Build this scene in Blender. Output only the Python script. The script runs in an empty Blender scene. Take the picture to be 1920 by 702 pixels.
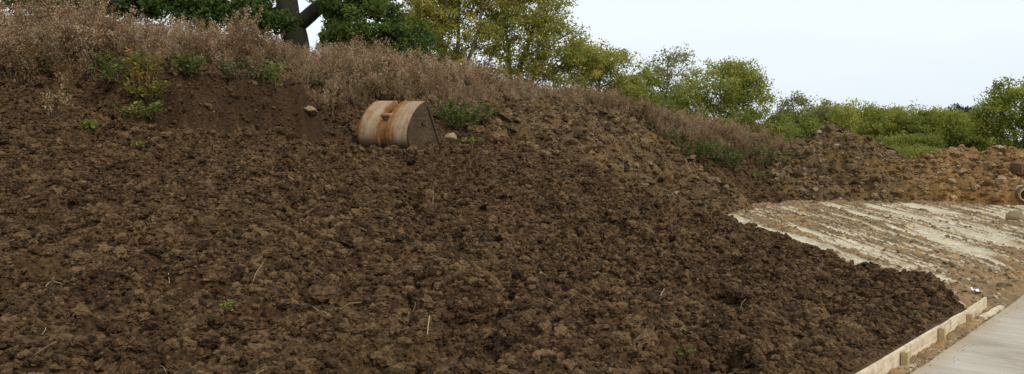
import bpy, math, random
import numpy as np
from mathutils import Vector, Matrix, Euler

SC = bpy.context.scene
COL = SC.collection
R = math.radians

# ------------------------------------------------------------------ camera
F = 1550.0                       # focal length in photo pixels (photo is 1920 wide)
CAM_Z = 1.6
HZ = 280.0                       # horizon row in the photo
cam = bpy.data.cameras.new('camera')
cam.sensor_width = 36.0
cam.lens = 36.0 * F / 1920.0
cam.shift_y = -(351.0 - HZ) / 1920.0
cam.clip_start = 0.05
cam.clip_end = 3000.0
camo = bpy.data.objects.new('camera', cam)
camo.location = (0, 0, CAM_Z)
camo.rotation_euler = (R(90), 0, 0)
COL.objects.link(camo)
SC.camera = camo

# ------------------------------------------------------------------ sky
SUN_EL, SUN_ROT = R(43), R(145)
world = bpy.data.worlds.new('World')
SC.world = world
world.use_nodes = True
wn = world.node_tree
wn.nodes.clear()
out = wn.nodes.new('ShaderNodeOutputWorld')
bg = wn.nodes.new('ShaderNodeBackground')
sky = wn.nodes.new('ShaderNodeTexSky')
sky.sky_type = 'NISHITA'
sky.sun_disc = False
sky.sun_elevation = SUN_EL
sky.sun_rotation = SUN_ROT
sky.dust_density = 2.0
tc = wn.nodes.new('ShaderNodeTexCoord')
mp = wn.nodes.new('ShaderNodeMapping')
mp.inputs['Scale'].default_value = (1.0, 1.0, 3.2)
nz = wn.nodes.new('ShaderNodeTexNoise')
nz.inputs['Scale'].default_value = 1.7
nz.inputs['Detail'].default_value = 5
nz.inputs['Roughness'].default_value = 0.5
cr = wn.nodes.new('ShaderNodeValToRGB')
cr.color_ramp.elements[0].position = 0.38
cr.color_ramp.elements[0].color = (6.3, 7.0, 7.9, 1)
cr.color_ramp.elements[1].position = 0.60
cr.color_ramp.elements[1].color = (7.4, 7.9, 8.05, 1)
mx = wn.nodes.new('ShaderNodeMix')
mx.data_type = 'RGBA'
mx.inputs[0].default_value = 0.86
wn.links.new(tc.outputs['Generated'], mp.inputs['Vector'])
wn.links.new(mp.outputs[0], nz.inputs['Vector'])
sxz = wn.nodes.new('ShaderNodeSeparateXYZ')
wn.links.new(tc.outputs['Generated'], sxz.inputs[0])
m1 = wn.nodes.new('ShaderNodeMath'); m1.operation = 'MULTIPLY_ADD'
m1.inputs[1].default_value = 0.7
m2 = wn.nodes.new('ShaderNodeMath'); m2.operation = 'MULTIPLY_ADD'
m2.inputs[1].default_value = 1.1
m2.inputs[2].default_value = 0.03
wn.links.new(sxz.outputs['Z'], m2.inputs[0])
wn.links.new(nz.outputs['Fac'], m1.inputs[0])
wn.links.new(m2.outputs[0], m1.inputs[2])
wn.links.new(m1.outputs[0], cr.inputs['Fac'])      # thinner, bluer cloud towards the horizon
wn.links.new(sky.outputs[0], mx.inputs[6])
wn.links.new(cr.outputs[0], mx.inputs[7])
wn.links.new(mx.outputs[2], bg.inputs['Color'])
bg.inputs['Strength'].default_value = 0.1
wn.links.new(bg.outputs[0], out.inputs[0])

# ------------------------------------------------------------------ sun behind thin overcast
sl = bpy.data.lights.new('sun', 'SUN')
sl.energy = 1.5
sl.angle = R(11)
sl.color = (1.0, 0.96, 0.90)
so = bpy.data.objects.new('sun', sl)
so.location = (0, -10, 30)
sd = Vector((math.cos(SUN_EL) * math.sin(SUN_ROT), math.cos(SUN_EL) * math.cos(SUN_ROT), math.sin(SUN_EL)))
so.rotation_euler = (-sd).to_track_quat('-Z', 'Y').to_euler()
COL.objects.link(so)

SC.view_settings.view_transform = 'Standard'
SC.view_settings.look = 'None'
SC.view_settings.exposure = 0.42
SC.view_settings.gamma = 1.0
SC.view_settings.use_curve_mapping = False

# ================================================================== helpers
rng = np.random.default_rng(7)
random.seed(7)
_T = [np.random.default_rng(100 + i).random((256, 256)) for i in range(6)]


def vnoise(x, y, k=0):
    T = _T[k % 6]
    x = np.asarray(x, float) + 13.7 * k
    y = np.asarray(y, float) + 7.1 * k
    xi = np.floor(x).astype(np.int64)
    yi = np.floor(y).astype(np.int64)
    fx, fy = x - xi, y - yi
    fx = fx * fx * fx * (fx * (fx * 6 - 15) + 10)
    fy = fy * fy * fy * (fy * (fy * 6 - 15) + 10)
    a = T[xi & 255, yi & 255]
    b = T[(xi + 1) & 255, yi & 255]
    c = T[xi & 255, (yi + 1) & 255]
    d = T[(xi + 1) & 255, (yi + 1) & 255]
    return (a + (b - a) * fx) * (1 - fy) + (c + (d - c) * fx) * fy


def fbm(x, y, octv=4, k=0, gain=0.5):
    s, a, n = 0.0, 1.0, 0.0
    for i in range(octv):
        s = s + a * vnoise(x * 2.03 ** i, y * 2.03 ** i, k + i)
        n += a
        a *= gain
    return s / n - 0.5                      # about -0.4 .. 0.4


def domes(x, y, cell, k=0, fill=0.85):
    """rounded lumps of random size, one per cell: heights 0..1"""
    T1, T2, T3 = _T[k % 6], _T[(k + 1) % 6], _T[(k + 2) % 6]
    u, v = x / cell, y / cell
    ui = np.floor(u).astype(np.int64)
    vi = np.floor(v).astype(np.int64)
    best = np.zeros_like(u)
    for dx in (-1, 0, 1):
        for dy in (-1, 0, 1):
            a, b = ui + dx, vi + dy
            px = a + T1[a & 255, b & 255]
            py = b + T2[a & 255, b & 255]
            rr = T3[a & 255, b & 255]
            rad = 0.30 + 0.55 * rr
            d2 = ((u - px) ** 2 + (v - py) ** 2) / (rad * rad)
            h = np.sqrt(np.clip(1 - d2, 0, 1)) * rad * 1.15
            h = np.where(rr < fill, h, 0)
            best = np.maximum(best, h)
    return best


def sstep(a, b, x):
    t = np.clip((x - a) / (b - a), 0, 1)
    return t * t * (3 - 2 * t)


# ------------------------------------------------------------------ materials
MATS = {}


def mat(name):
    m = bpy.data.materials.new(name)
    m.use_nodes = True
    nt = m.node_tree
    p = nt.nodes['Principled BSDF']
    MATS[name] = m
    return m, nt, p


def node(nt, t, **kw):
    n = nt.nodes.new(t)
    for k, v in kw.items():
        if k in ('data_type', 'blend_type', 'operation', 'attribute_name', 'noise_dimensions', 'feature'):
            setattr(n, k, v)
        else:
            n.inputs[k].default_value = v
    return n


def noise(nt, vec, scale, detail=4, rough=0.55):
    n = node(nt, 'ShaderNodeTexNoise', Scale=scale, Detail=detail, Roughness=rough)
    if vec is not None:
        nt.links.new(vec, n.inputs['Vector'])
    return n.outputs['Fac']


def ramp(nt, fac, stops):
    n = nt.nodes.new('ShaderNodeValToRGB')
    e = n.color_ramp.elements
    while len(e) < len(stops):
        e.new(0.5)
    for el, (p, c) in zip(e, stops):
        el.position = p
        el.color = (*c, 1) if len(c) == 3 else c
    nt.links.new(fac, n.inputs['Fac'])
    return n.outputs['Color']


def mixc(nt, fac, a, b, mode='MIX'):
    n = nt.nodes.new('ShaderNodeMix')
    n.data_type = 'RGBA'
    n.blend_type = mode
    for sock, v in ((n.inputs[0], fac), (n.inputs[6], a), (n.inputs[7], b)):
        if hasattr(v, 'links'):
            nt.links.new(v, sock)
        elif isinstance(v, (int, float)):
            sock.default_value = v
        else:
            sock.default_value = (*v, 1)
    return n.outputs[2]


def bump(nt, p, height, strength=0.6, dist=0.01):
    b = node(nt, 'ShaderNodeBump', Strength=strength, Distance=dist)
    nt.links.new(height, b.inputs['Height'])
    nt.links.new(b.outputs[0], p.inputs['Normal'])


def math2(nt, op, a, b):
    n = nt.nodes.new('ShaderNodeMath')
    n.operation = op
    for s, v in ((n.inputs[0], a), (n.inputs[1], b)):
        if hasattr(v, 'links'):
            nt.links.new(v, s)
        else:
            s.default_value = v
    return n.outputs[0]


def soil_mat(name, dark, mid, light, tint=None, tint_amt=0.4, inst=False, fine=1.0):
    m, nt, p = mat(name)
    g = nt.nodes.new('ShaderNodeNewGeometry').outputs['Position']
    a = noise(nt, g, 3.0, 6, 0.6)
    b = noise(nt, g, 28.0 * fine, 5, 0.65)
    f = math2(nt, 'ADD', math2(nt, 'MULTIPLY', a, 0.28), math2(nt, 'MULTIPLY', b, 0.72))
    if inst:
        r = nt.nodes.new('ShaderNodeObjectInfo').outputs['Random']
        f = math2(nt, 'ADD', f, math2(nt, 'MULTIPLY', math2(nt, 'SUBTRACT', r, 0.5), 0.25))
    c = ramp(nt, f, [(0.34, dark), (0.50, mid), (0.66, light)])
    if tint:
        tf = ramp(nt, noise(nt, g, 1.3, 5, 0.6), [(0.48, (0, 0, 0)), (0.66, (tint_amt,) * 3)])
        c = mixc(nt, tf, c, tint)
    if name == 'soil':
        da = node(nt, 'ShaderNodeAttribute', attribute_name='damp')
        c = mixc(nt, da.outputs['Fac'], c, (0.026, 0.0135, 0.0062))  # darker brown blended in over the cut face
    nt.links.new(c, p.inputs['Base Color'])
    p.inputs['Roughness'].default_value = 0.93
    p.inputs['Specular IOR Level'].default_value = 0.18
    bump(nt, p, noise(nt, g, 90.0 * fine, 6, 0.7), 0.9, 0.012 / fine)
    return m


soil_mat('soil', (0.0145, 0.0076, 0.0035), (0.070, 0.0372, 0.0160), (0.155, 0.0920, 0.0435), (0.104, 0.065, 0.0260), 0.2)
soil_mat('soil_clod', (0.0170, 0.0090, 0.0042), (0.078, 0.0420, 0.0184), (0.166, 0.1000, 0.0480), (0.112, 0.071, 0.0290), 0.2, inst=True)
soil_mat('heap_soil', (0.032, 0.0185, 0.0084), (0.095, 0.0595, 0.0280), (0.20, 0.137, 0.071), (0.22, 0.125, 0.036), 0.55)
soil_mat('heap_clod', (0.038, 0.0225, 0.0105), (0.112, 0.0715, 0.0355), (0.25, 0.178, 0.100), (0.24, 0.138, 0.040), 0.55, inst=True)
soil_mat('clay_soil', (0.026, 0.0150, 0.0070), (0.086, 0.0520, 0.0245), (0.180, 0.122, 0.064), (0.18, 0.105, 0.034), 0.5)
soil_mat('clay_clod', (0.030, 0.0175, 0.0082), (0.100, 0.0615, 0.0295), (0.220, 0.153, 0.083), (0.20, 0.118, 0.038), 0.5, inst=True)
soil_mat('orange_soil', (0.095, 0.045, 0.014), (0.205, 0.108, 0.036), (0.34, 0.220, 0.098), (0.13, 0.084, 0.041), 0.6)
soil_mat('orange_clod', (0.105, 0.050, 0.016), (0.21, 0.120, 0.048), (0.37, 0.255, 0.135), (0.14, 0.094, 0.051), 0.6, inst=True)
soil_mat('stone', (0.17, 0.120, 0.064), (0.29, 0.218, 0.125), (0.42, 0.335, 0.210), (0.29, 0.17, 0.06), 0.5, inst=True)
soil_mat('crumb', (0.12, 0.078, 0.042), (0.23, 0.163, 0.095), (0.42, 0.34, 0.225), (0.24, 0.145, 0.06), 0.5, inst=True)

# far ground: rough grass and weeds
m, nt, p = mat('rough_ground')
g = nt.nodes.new('ShaderNodeNewGeometry').outputs['Position']
c = ramp(nt, noise(nt, g, 0.6, 8, 0.65), [(0.35, (0.07, 0.05, 0.03)), (0.5, (0.09, 0.08, 0.035)), (0.65, (0.06, 0.085, 0.025))])
nt.links.new(c, p.inputs['Base Color'])
p.inputs['Roughness'].default_value = 0.95
bump(nt, p, noise(nt, g, 9.0, 6, 0.7), 0.8, 0.05)

# pale sandy clay with brown mud; the mesh carries the mud amount
m, nt, p = mat('sandy_clay')
g = nt.nodes.new('ShaderNodeNewGeometry').outputs['Position']
at = node(nt, 'ShaderNodeAttribute', attribute_name='mud')
b = noise(nt, g, 22.0, 6, 0.7)
f = math2(nt, 'ADD', at.outputs['Fac'], math2(nt, 'MULTIPLY', math2(nt, 'SUBTRACT', b, 0.5), 0.6))
pale = ramp(nt, noise(nt, g, 2.2, 5, 0.6), [(0.35, (0.45, 0.370, 0.240)), (0.55, (0.57, 0.495, 0.355)), (0.7, (0.66, 0.595, 0.455))])
brown = ramp(nt, noise(nt, g, 1.6, 6, 0.65), [(0.36, (0.13, 0.088, 0.050)), (0.5, (0.23, 0.148, 0.074)), (0.64, (0.34, 0.198, 0.075))])
ff = ramp(nt, f, [(0.36, (0, 0, 0)), (0.64, (1, 1, 1))])
nt.links.new(mixc(nt, ff, pale, brown), p.inputs['Base Color'])
p.inputs['Roughness'].default_value = 0.9
p.inputs['Specular IOR Level'].default_value = 0.2
bump(nt, p, noise(nt, g, 45.0, 6, 0.7), 0.8, 0.015)

# concrete slab
m, nt, p = mat('concrete')
tcn = nt.nodes.new('ShaderNodeTexCoord')
mpn = nt.nodes.new('ShaderNodeMapping')
mpn.inputs['Scale'].default_value = (26.0, 1.3, 1.0)
nt.links.new(tcn.outputs['Object'], mpn.inputs['Vector'])
tamp = noise(nt, mpn.outputs[0], 1.0, 5, 0.6)
g = tcn.outputs['Object']
base = ramp(nt, noise(nt, g, 1.1, 8, 0.62), [(0.34, (0.29, 0.242, 0.184)), (0.5, (0.385, 0.335, 0.270)), (0.68, (0.45, 0.40, 0.333))])
lines = ramp(nt, tamp, [(0.38, (0.87, 0.86, 0.84)), (0.58, (1.03, 1.03, 1.03))])
c = mixc(nt, 1.0, base, lines, 'MULTIPLY')
spk = ramp(nt, noise(nt, g, 55.0, 3, 0.6), [(0.30, (0.70, 0.66, 0.60)), (0.42, (1, 1, 1))])
c = mixc(nt, 0.9, c, spk, 'MULTIPLY')
sep = nt.nodes.new('ShaderNodeSeparateXYZ')
nt.links.new(g, sep.inputs[0])
edge = math2(nt, 'ADD', math2(nt, 'MULTIPLY', sep.outputs['Y'], 3.0), math2(nt, 'MULTIPLY', noise(nt, g, 5.0, 6, 0.7), 1.2))
ed = ramp(nt, edge, [(0.10, (0, 0, 0)), (0.66, (0.7, 0.7, 0.7))])
c = mixc(nt, ed, c, (0.34, 0.245, 0.14))
nt.links.new(c, p.inputs['Base Color'])
p.inputs['Roughness'].default_value = 0.85
p.inputs['Specular IOR Level'].default_value = 0.3
bump(nt, p, math2(nt, 'ADD', math2(nt, 'MULTIPLY', tamp, 0.8), math2(nt, 'MULTIPLY', noise(nt, g, 60, 4, 0.6), 0.35)), 0.55, 0.008)


def timber_mat(name, c0, c1, c2, rough=0.8):
    m, nt, p = mat(name)
    t = nt.nodes.new('ShaderNodeTexCoord')
    q = nt.nodes.new('ShaderNodeMapping')
    q.inputs['Scale'].default_value = (1.6, 22.0, 22.0)
    nt.links.new(t.outputs['Object'], q.inputs['Vector'])
    f = noise(nt, q.outputs[0], 2.2, 6, 0.6)
    c = ramp(nt, f, [(0.3, c0), (0.5, c1), (0.7, c2)])
    dirt = ramp(nt, noise(nt, t.outputs['Object'], 9.0, 6, 0.65), [(0.46, (0, 0, 0)), (0.68, (0.55,) * 3)])
    c = mixc(nt, dirt, c, (0.20, 0.14, 0.085))
    nt.links.new(c, p.inputs['Base Color'])
    p.inputs['Roughness'].default_value = rough
    p.inputs['Specular IOR Level'].default_value = 0.2
    bump(nt, p, f, 0.5, 0.004)
    return m


timber_mat('board_timber', (0.46, 0.36, 0.235), (0.60, 0.50, 0.345), (0.70, 0.61, 0.45))
timber_mat('peg_timber', (0.30, 0.22, 0.10), (0.40, 0.30, 0.15), (0.48, 0.38, 0.21))
timber_mat('brown_block', (0.06, 0.032, 0.018), (0.12, 0.062, 0.034), (0.18, 0.10, 0.06))


def steel_mat(name, pale_amt):
    m, nt, p = mat(name)
    t = nt.nodes.new('ShaderNodeTexCoord').outputs['Object']
    q = nt.nodes.new('ShaderNodeMapping')
    q.inputs['Scale'].default_value = (9.0, 2.2, 1.6)
    nt.links.new(t, q.inputs['Vector'])
    a = noise(nt, q.outputs[0], 1.5, 7, 0.65)
    b = noise(nt, t, 7.0, 6, 0.65)
    f = math2(nt, 'ADD', math2(nt, 'MULTIPLY', a, 0.55), math2(nt, 'MULTIPLY', b, 0.45))
    sx = nt.nodes.new('ShaderNodeSeparateXYZ')
    nt.links.new(t, sx.inputs[0])
    axn = math2(nt, 'ABSOLUTE', math2(nt, 'SUBTRACT', sx.outputs['X'], 0.06), 0)
    nearc = ramp(nt, axn, [(0.10, (0.16,) * 3), (0.26, (0.0,) * 3), (0.46, (0.0,) * 3), (0.62, (0.10,) * 3)])
    f = math2(nt, 'ADD', math2(nt, 'SUBTRACT', f, 0.06), nearc)
    if pale_amt > 0:
        c = ramp(nt, f, [(0.34, (0.36, 0.260, 0.165)), (0.48, (0.27, 0.178, 0.105)), (0.55, (0.25, 0.120, 0.040)), (0.68, (0.13, 0.057, 0.021))])
    else:
        c = ramp(nt, f, [(0.34, (0.30, 0.20, 0.12)), (0.48, (0.30, 0.15, 0.055)), (0.6, (0.20, 0.085, 0.03)), (0.72, (0.09, 0.05, 0.03))])
    # dried mud splashed up from the ground
    sep = nt.nodes.new('ShaderNodeSeparateXYZ')
    nt.links.new(t, sep.inputs[0])
    h = math2(nt, 'ADD', math2(nt, 'MULTIPLY', sep.outputs['Z'], 1.9), math2(nt, 'MULTIPLY', noise(nt, t, 5.0, 6, 0.7), 0.5))
    mud = ramp(nt, h, [(0.30, (0.85,) * 3), (0.60, (0, 0, 0))])
    c = mixc(nt, mud, c, (0.13, 0.088, 0.055))
    nt.links.new(c, p.inputs['Base Color'])
    p.inputs['Roughness'].default_value = 0.72
    p.inputs['Specular IOR Level'].default_value = 0.3
    bump(nt, p, b, 0.35, 0.006)
    return m


steel_mat('worn_steel', 1)
steel_mat('rusty_steel', 0)
soil_mat('mud_plate', (0.026, 0.0155, 0.0080), (0.066, 0.042, 0.0235), (0.135, 0.092, 0.053), (0.17, 0.085, 0.030), 0.6)

m, nt, p = mat('pipe_clay')
g = nt.nodes.new('ShaderNodeTexCoord').outputs['Object']
nt.links.new(ramp(nt, noise(nt, g, 6.0, 6, 0.65), [(0.35, (0.20, 0.135, 0.07)), (0.52, (0.36, 0.28, 0.15)), (0.68, (0.46, 0.38, 0.22))]), p.inputs['Base Color'])
p.inputs['Roughness'].default_value = 0.8
bump(nt, p, noise(nt, g, 30, 5, 0.6), 0.4, 0.006)

m, nt, p = mat('litter_white')
g = nt.nodes.new('ShaderNodeTexCoord').outputs['Object']
nt.links.new(ramp(nt, noise(nt, g, 30, 3, 0.5), [(0.3, (0.60, 0.58, 0.66)), (0.6, (0.82, 0.82, 0.86))]), p.inputs['Base Color'])
p.inputs['Roughness'].default_value = 0.5


def plant_mat(name, stops, trans=0.35, rough=0.7, spec=0.25):
    """colour picked along the ramp by a per-leaf value stored on the mesh"""
    m, nt, p = mat(name)
    at = node(nt, 'ShaderNodeAttribute', attribute_name='tone')
    g = nt.nodes.new('ShaderNodeNewGeometry').outputs['Position']
    f = math2(nt, 'ADD', at.outputs['Fac'], math2(nt, 'MULTIPLY', math2(nt, 'SUBTRACT', noise(nt, g, 0.9, 3, 0.5), 0.5), 0.9))
    c = ramp(nt, f, stops)
    if name == 'weed_dry':
        pf = ramp(nt, noise(nt, g, 0.75, 4, 0.6), [(0.52, (0, 0, 0)), (0.66, (0.7,) * 3)])
        c = mixc(nt, pf, c, (0.150, 0.112, 0.036))
        pf = ramp(nt, noise(nt, g, 1.9, 4, 0.6), [(0.56, (0, 0, 0)), (0.68, (0.6,) * 3)])
        c = mixc(nt, pf, c, (0.27, 0.125, 0.050))
    nt.links.new(c, p.inputs['Base Color'])
    p.inputs['Roughness'].default_value = rough
    p.inputs['Specular IOR Level'].default_value = spec
    if trans > 0:
        tr = nt.nodes.new('ShaderNodeBsdfTranslucent')
        nt.links.new(c, tr.inputs['Color'])
        ms = nt.nodes.new('ShaderNodeMixShader')
        ms.inputs[0].default_value = trans
        o = nt.nodes['Material Output']
        nt.links.new(p.outputs[0], ms.inputs[1])
        nt.links.new(tr.outputs[0], ms.inputs[2])
        nt.links.new(ms.outputs[0], o.inputs['Surface'])
    return m


plant_mat('weed_dry', [(0.0, (0.085, 0.049, 0.024)), (0.35, (0.195, 0.113, 0.056)), (0.65, (0.325, 0.210, 0.118)), (1.0, (0.49, 0.365, 0.230))], 0.3)
plant_mat('weed_stem', [(0.0, (0.085, 0.050, 0.025)), (0.5, (0.16, 0.095, 0.048)), (1.0, (0.27, 0.185, 0.095))], 0.0)
plant_mat('leaf_fresh', [(0.0, (0.050, 0.076, 0.018)), (0.5, (0.112, 0.155, 0.032)), (1.0, (0.24, 0.26, 0.055))], 0.42)
plant_mat('leaf_dull', [(0.0, (0.060, 0.065, 0.025)), (0.5, (0.120, 0.125, 0.045)), (1.0, (0.20, 0.18, 0.075))], 0.35)
plant_mat('leaf_turning', [(0.0, (0.14, 0.15, 0.022)), (0.5, (0.30, 0.22, 0.035)), (1.0, (0.42, 0.20, 0.035))], 0.42)
plant_mat('leaf_oak', [(0.0, (0.040, 0.074, 0.016)), (0.5, (0.080, 0.130, 0.026)), (1.0, (0.160, 0.195, 0.036))], 0.5)
plant_mat('leaf_yellow', [(0.0, (0.190, 0.210, 0.048)), (0.35, (0.310, 0.315, 0.064)), (0.7, (0.43, 0.385, 0.080)), (1.0, (0.53, 0.41, 0.095))], 0.55)
plant_mat('leaf_olive', [(0.0, (0.185, 0.210, 0.046)), (0.5, (0.32, 0.335, 0.066)), (1.0, (0.46, 0.42, 0.092))], 0.56)
plant_mat('leaf_green', [(0.0, (0.115, 0.155, 0.030)), (0.5, (0.235, 0.275, 0.048)), (1.0, (0.39, 0.385, 0.072))], 0.55)
plant_mat('leaf_pale', [(0.0, (0.15, 0.165, 0.06)), (0.5, (0.25, 0.255, 0.095)), (1.0, (0.36, 0.34, 0.15))], 0.5)
plant_mat('leaf_conifer', [(0.0, (0.020, 0.050, 0.028)), (0.5, (0.036, 0.080, 0.042)), (1.0, (0.062, 0.110, 0.050))], 0.2)
plant_mat('straw', [(0.0, (0.20, 0.14, 0.07)), (0.5, (0.36, 0.28, 0.16)), (1.0, (0.58, 0.49, 0.33))], 0.0)

m, nt, p = mat('bark')
g = nt.nodes.new('ShaderNodeTexCoord').outputs['Object']
q = nt.nodes.new('ShaderNodeMapping')
q.inputs['Scale'].default_value = (7.0, 7.0, 1.4)
nt.links.new(g, q.inputs['Vector'])
f = noise(nt, q.outputs[0], 2.0, 7, 0.7)
c = ramp(nt, f, [(0.35, (0.009, 0.006, 0.0035)), (0.55, (0.024, 0.017, 0.010)), (0.7, (0.048, 0.037, 0.022))])
moss = ramp(nt, noise(nt, g, 0.8, 4, 0.6), [(0.5, (0, 0, 0)), (0.68, (0.6,) * 3)])
nt.links.new(mixc(nt, moss, c, (0.035, 0.055, 0.014)), p.inputs['Base Color'])
p.inputs['Roughness'].default_value = 0.95
bump(nt, p, f, 0.9, 0.04)
m, nt, p = mat('bark_light')
g = nt.nodes.new('ShaderNodeTexCoord').outputs['Object']
nt.links.new(ramp(nt, noise(nt, g, 3.0, 6, 0.6), [(0.35, (0.055, 0.048, 0.030)), (0.65, (0.15, 0.13, 0.085))]), p.inputs['Base Color'])
p.inputs['Roughness'].default_value = 0.9


# ------------------------------------------------------------------ mesh building
def mesh_from(name, verts, quads=None, tris=None, mats=(), tone=None, smooth=True, matidx=None, attrs=None):
    me = bpy.data.meshes.new(name)
    verts = np.asarray(verts, np.float32).reshape(-1, 3)
    nq = 0 if quads is None else len(quads)
    ntr = 0 if tris is None else len(tris)
    me.vertices.add(len(verts))
    me.vertices.foreach_set('co', verts.ravel())
    loops = []
    starts = []
    if nq:
        q = np.asarray(quads, np.int32)
        loops.append(q.ravel())
        starts.append(np.arange(nq) * 4)
    if ntr:
        t = np.asarray(tris, np.int32)
        loops.append(t.ravel())
        starts.append(nq * 4 + np.arange(ntr) * 3)
    if loops:
        loops = np.concatenate(loops)
        starts = np.concatenate(starts).astype(np.int32)
        me.loops.add(len(loops))
        me.loops.foreach_set('vertex_index', loops)
        me.polygons.add(nq + ntr)
        me.polygons.foreach_set('loop_start', starts)
    me.update(calc_edges=True)
    for mm in mats:
        me.materials.append(MATS[mm])
    if nq + ntr:
        me.polygons.foreach_set('use_smooth', np.full(nq + ntr, smooth))
        if matidx is not None:
            me.polygons.foreach_set('material_index', np.asarray(matidx, np.int32))
    if tone is not None:
        a = me.attributes.new('tone', 'FLOAT', 'POINT')
        a.data.foreach_set('value', np.asarray(tone, np.float32))
    for k, v in (attrs or {}).items():
        a = me.attributes.new(k, 'FLOAT', 'POINT')
        a.data.foreach_set('value', np.asarray(v, np.float32))
    return me


def link(name, me, parent=None, loc=None, rot=None, scale=None):
    o = bpy.data.objects.new(name, me)
    COL.objects.link(o)
    if parent is not None:
        o.parent = parent
    if loc is not None:
        o.location = loc
    if rot is not None:
        o.rotation_euler = rot
    if scale is not None:
        o.scale = scale if hasattr(scale, '__len__') else (scale,) * 3
    return o


def thing(o, label, cat, group=None):
    o['label'] = label
    o['category'] = cat
    if group:
        o['group'] = group
    return o


def structure(o, label=None, cat=None):
    o['kind'] = 'structure'
    if label:
        o['label'] = label
        o['category'] = cat
    return o


def empty(name, loc):
    o = bpy.data.objects.new(name, None)
    COL.objects.link(o)
    o.location = loc
    o.empty_display_size = 0.2
    return o


def grid_mesh(name, X, Y, Z, mats, mask=None, attrs=None):
    nr, nc = X.shape
    idx = np.arange(nr * nc).reshape(nr, nc)
    q = np.stack([idx[:-1, :-1], idx[:-1, 1:], idx[1:, 1:], idx[1:, :-1]], -1).reshape(-1, 4)
    V = np.stack([X, Y, Z], -1).reshape(-1, 3)
    if mask is not None:
        mk = mask.ravel()
        q = q[mk[q].all(1)]
        used = np.zeros(len(V), bool)
        used[q.ravel()] = True
        remap = np.cumsum(used) - 1
        V = V[used]
        q = remap[q]
        if attrs:
            attrs = {k: v.ravel()[used] for k, v in attrs.items()}
    elif attrs:
        attrs = {k: v.ravel() for k, v in attrs.items()}
    return mesh_from(name, V, q, None, mats, attrs=attrs)


# ================================================================== terrain shape
B0 = np.array([2.23, 5.40])                 # a point of the board line
D = np.array([0.6586, 0.7525])              # along the slab edge
D = D / np.linalg.norm(D)
N = np.array([-D[1], D[0]])                 # towards the bank


def st(x, y):
    dx, dy = x - B0[0], y - B0[1]
    return dx * D[0] + dy * D[1], dx * N[0] + dy * N[1]


def xy(s, t):
    return B0[0] + s * D[0] + t * N[0], B0[1] + s * D[1] + t * N[1]


def edge_x(y):
    return 4.72 - 0.55 * sstep(13, 19, y) + 0.45 * (vnoise(y * 0.55, 0 * y, 1) - 0.5) + 0.22 * (vnoise(y * 2.6, 0 * y, 2) - 0.5)


PT = [-50, 0, 1, 3, 6, 9, 11, 13.5, 18, 40, 90, 200]
PZ = [0, 0.02, 0.10, 0.30, 0.78, 1.46, 2.12, 2.95, 3.15, 2.9, 2.4, 2.0]
PC = [0, 0.02, 0.10, 0.30, 0.78, 1.46, 0, 2.95, 3.15, 2.9, 2.4, 2.0]


def base_h(x, y):
    s, t = st(x, y)
    tw = t + 0.5 * fbm(x * 0.35, y * 0.35, 3, 2)
    P = np.interp(tw, PT, PZ)
    # the bank face an excavator has cut steep, with tooth grooves
    tg = t + 0.28 * (vnoise(s * 5.0, 0 * s, 3) - 0.5) + 0.12 * (vnoise(s * 12.0, t * 0.5, 4) - 0.5)
    cut = np.interp(tg, [8, 9.2, 10.35, 10.62, 11.1, 13.5, 18], [1.20, 1.44, 1.74, 2.62, 2.84, 2.98, 3.15])
    cm = sstep(-0.3, 0.3, s) * sstep(3.7, 3.1, s) * sstep(8.5, 9.5, t) * sstep(15, 13, t)
    P = P * (1 - cm) + cut * cm
    pad = sstep(1.7, 0.75, np.hypot((x + 1.95) / 1.15, (y - 14.55) / 0.9))
    P = P * (1 - pad) + (1.47 + 0.1 * (y - 14.3)) * pad          # the dent the bucket lies in
    Q = 2.95 * sstep(8.3, 13.0, tw) + 0.2 * sstep(13, 18, t)
    W = np.clip((edge_x(y) - x) / 3.4, 0, 1)
    W = W * W * (3 - 2 * W) * 0.5 + W * 0.5
    Cs = np.interp(s, [-200, 8, 12, 15.7, 18, 22, 26.5, 33, 60], [1, 1, 0.93, 0.86, 0.74, 0.60, 0.37, 0.10, 0.05])
    return Cs * (W * P + (1 - W) * np.where(t > 13.5, P, Q))


def soil_zone(x, y):
    """signed metres inside the dark topsoil (negative = sandy side)"""
    s, t = st(x, y)
    a = edge_x(y) - x
    b = t - (8.2 + 0.9 * fbm(x * 0.5, y * 0.5, 3, 5))
    return np.maximum(a, b)


def soil_h(x, y):
    s, t = st(x, y)
    z = base_h(x, y)
    zone = soil_zone(x, y)
    lip = sstep(-0.05, 0.45, zone)
    wx = x + 0.10 * fbm(x * 5, y * 5, 2, 1)
    wy = y + 0.10 * fbm(x * 5, y * 5, 2, 4)
    rough = 1.0 - 0.25 * (sstep(-0.2, 0.3, s) * sstep(3.6, 3.2, s) * sstep(10.0, 10.3, t) * sstep(11.6, 11.0, t))
    c = 0.10 * domes(wx, wy, 0.36, 0) * (0.35 + 1.3 * vnoise(x * 1.1, y * 1.1, 3))
    c = c + 0.085 * domes(wx, wy, 0.17, 1) + 0.042 * domes(wx, wy, 0.085, 2) + 0.016 * domes(wx, wy, 0.045, 3)
    c = c + 0.20 * fbm(x * 1.2, y * 1.2, 4, 0) + 0.10 * fbm(x * 7, y * 7, 4, 2) + 0.05 * fbm(x * 19, y * 19, 3, 4)
    c = c - 0.19 * sstep(0.60, 0.78, vnoise(x * 1.9, y * 1.9, 5)) - 0.15 * sstep(0.60, 0.80, vnoise(x * 4.3, y * 4.3, 1))
    board = sstep(0.0, 0.5, t)
    c = c * (0.25 + 0.75 * board)
    z = z + lip * (0.09 + c * rough) - (1 - lip) * 0.16
    return np.where(t < 0.12, np.minimum(z, 0.075 + 0.5 * np.clip(t, 0, 1)), z)


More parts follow.
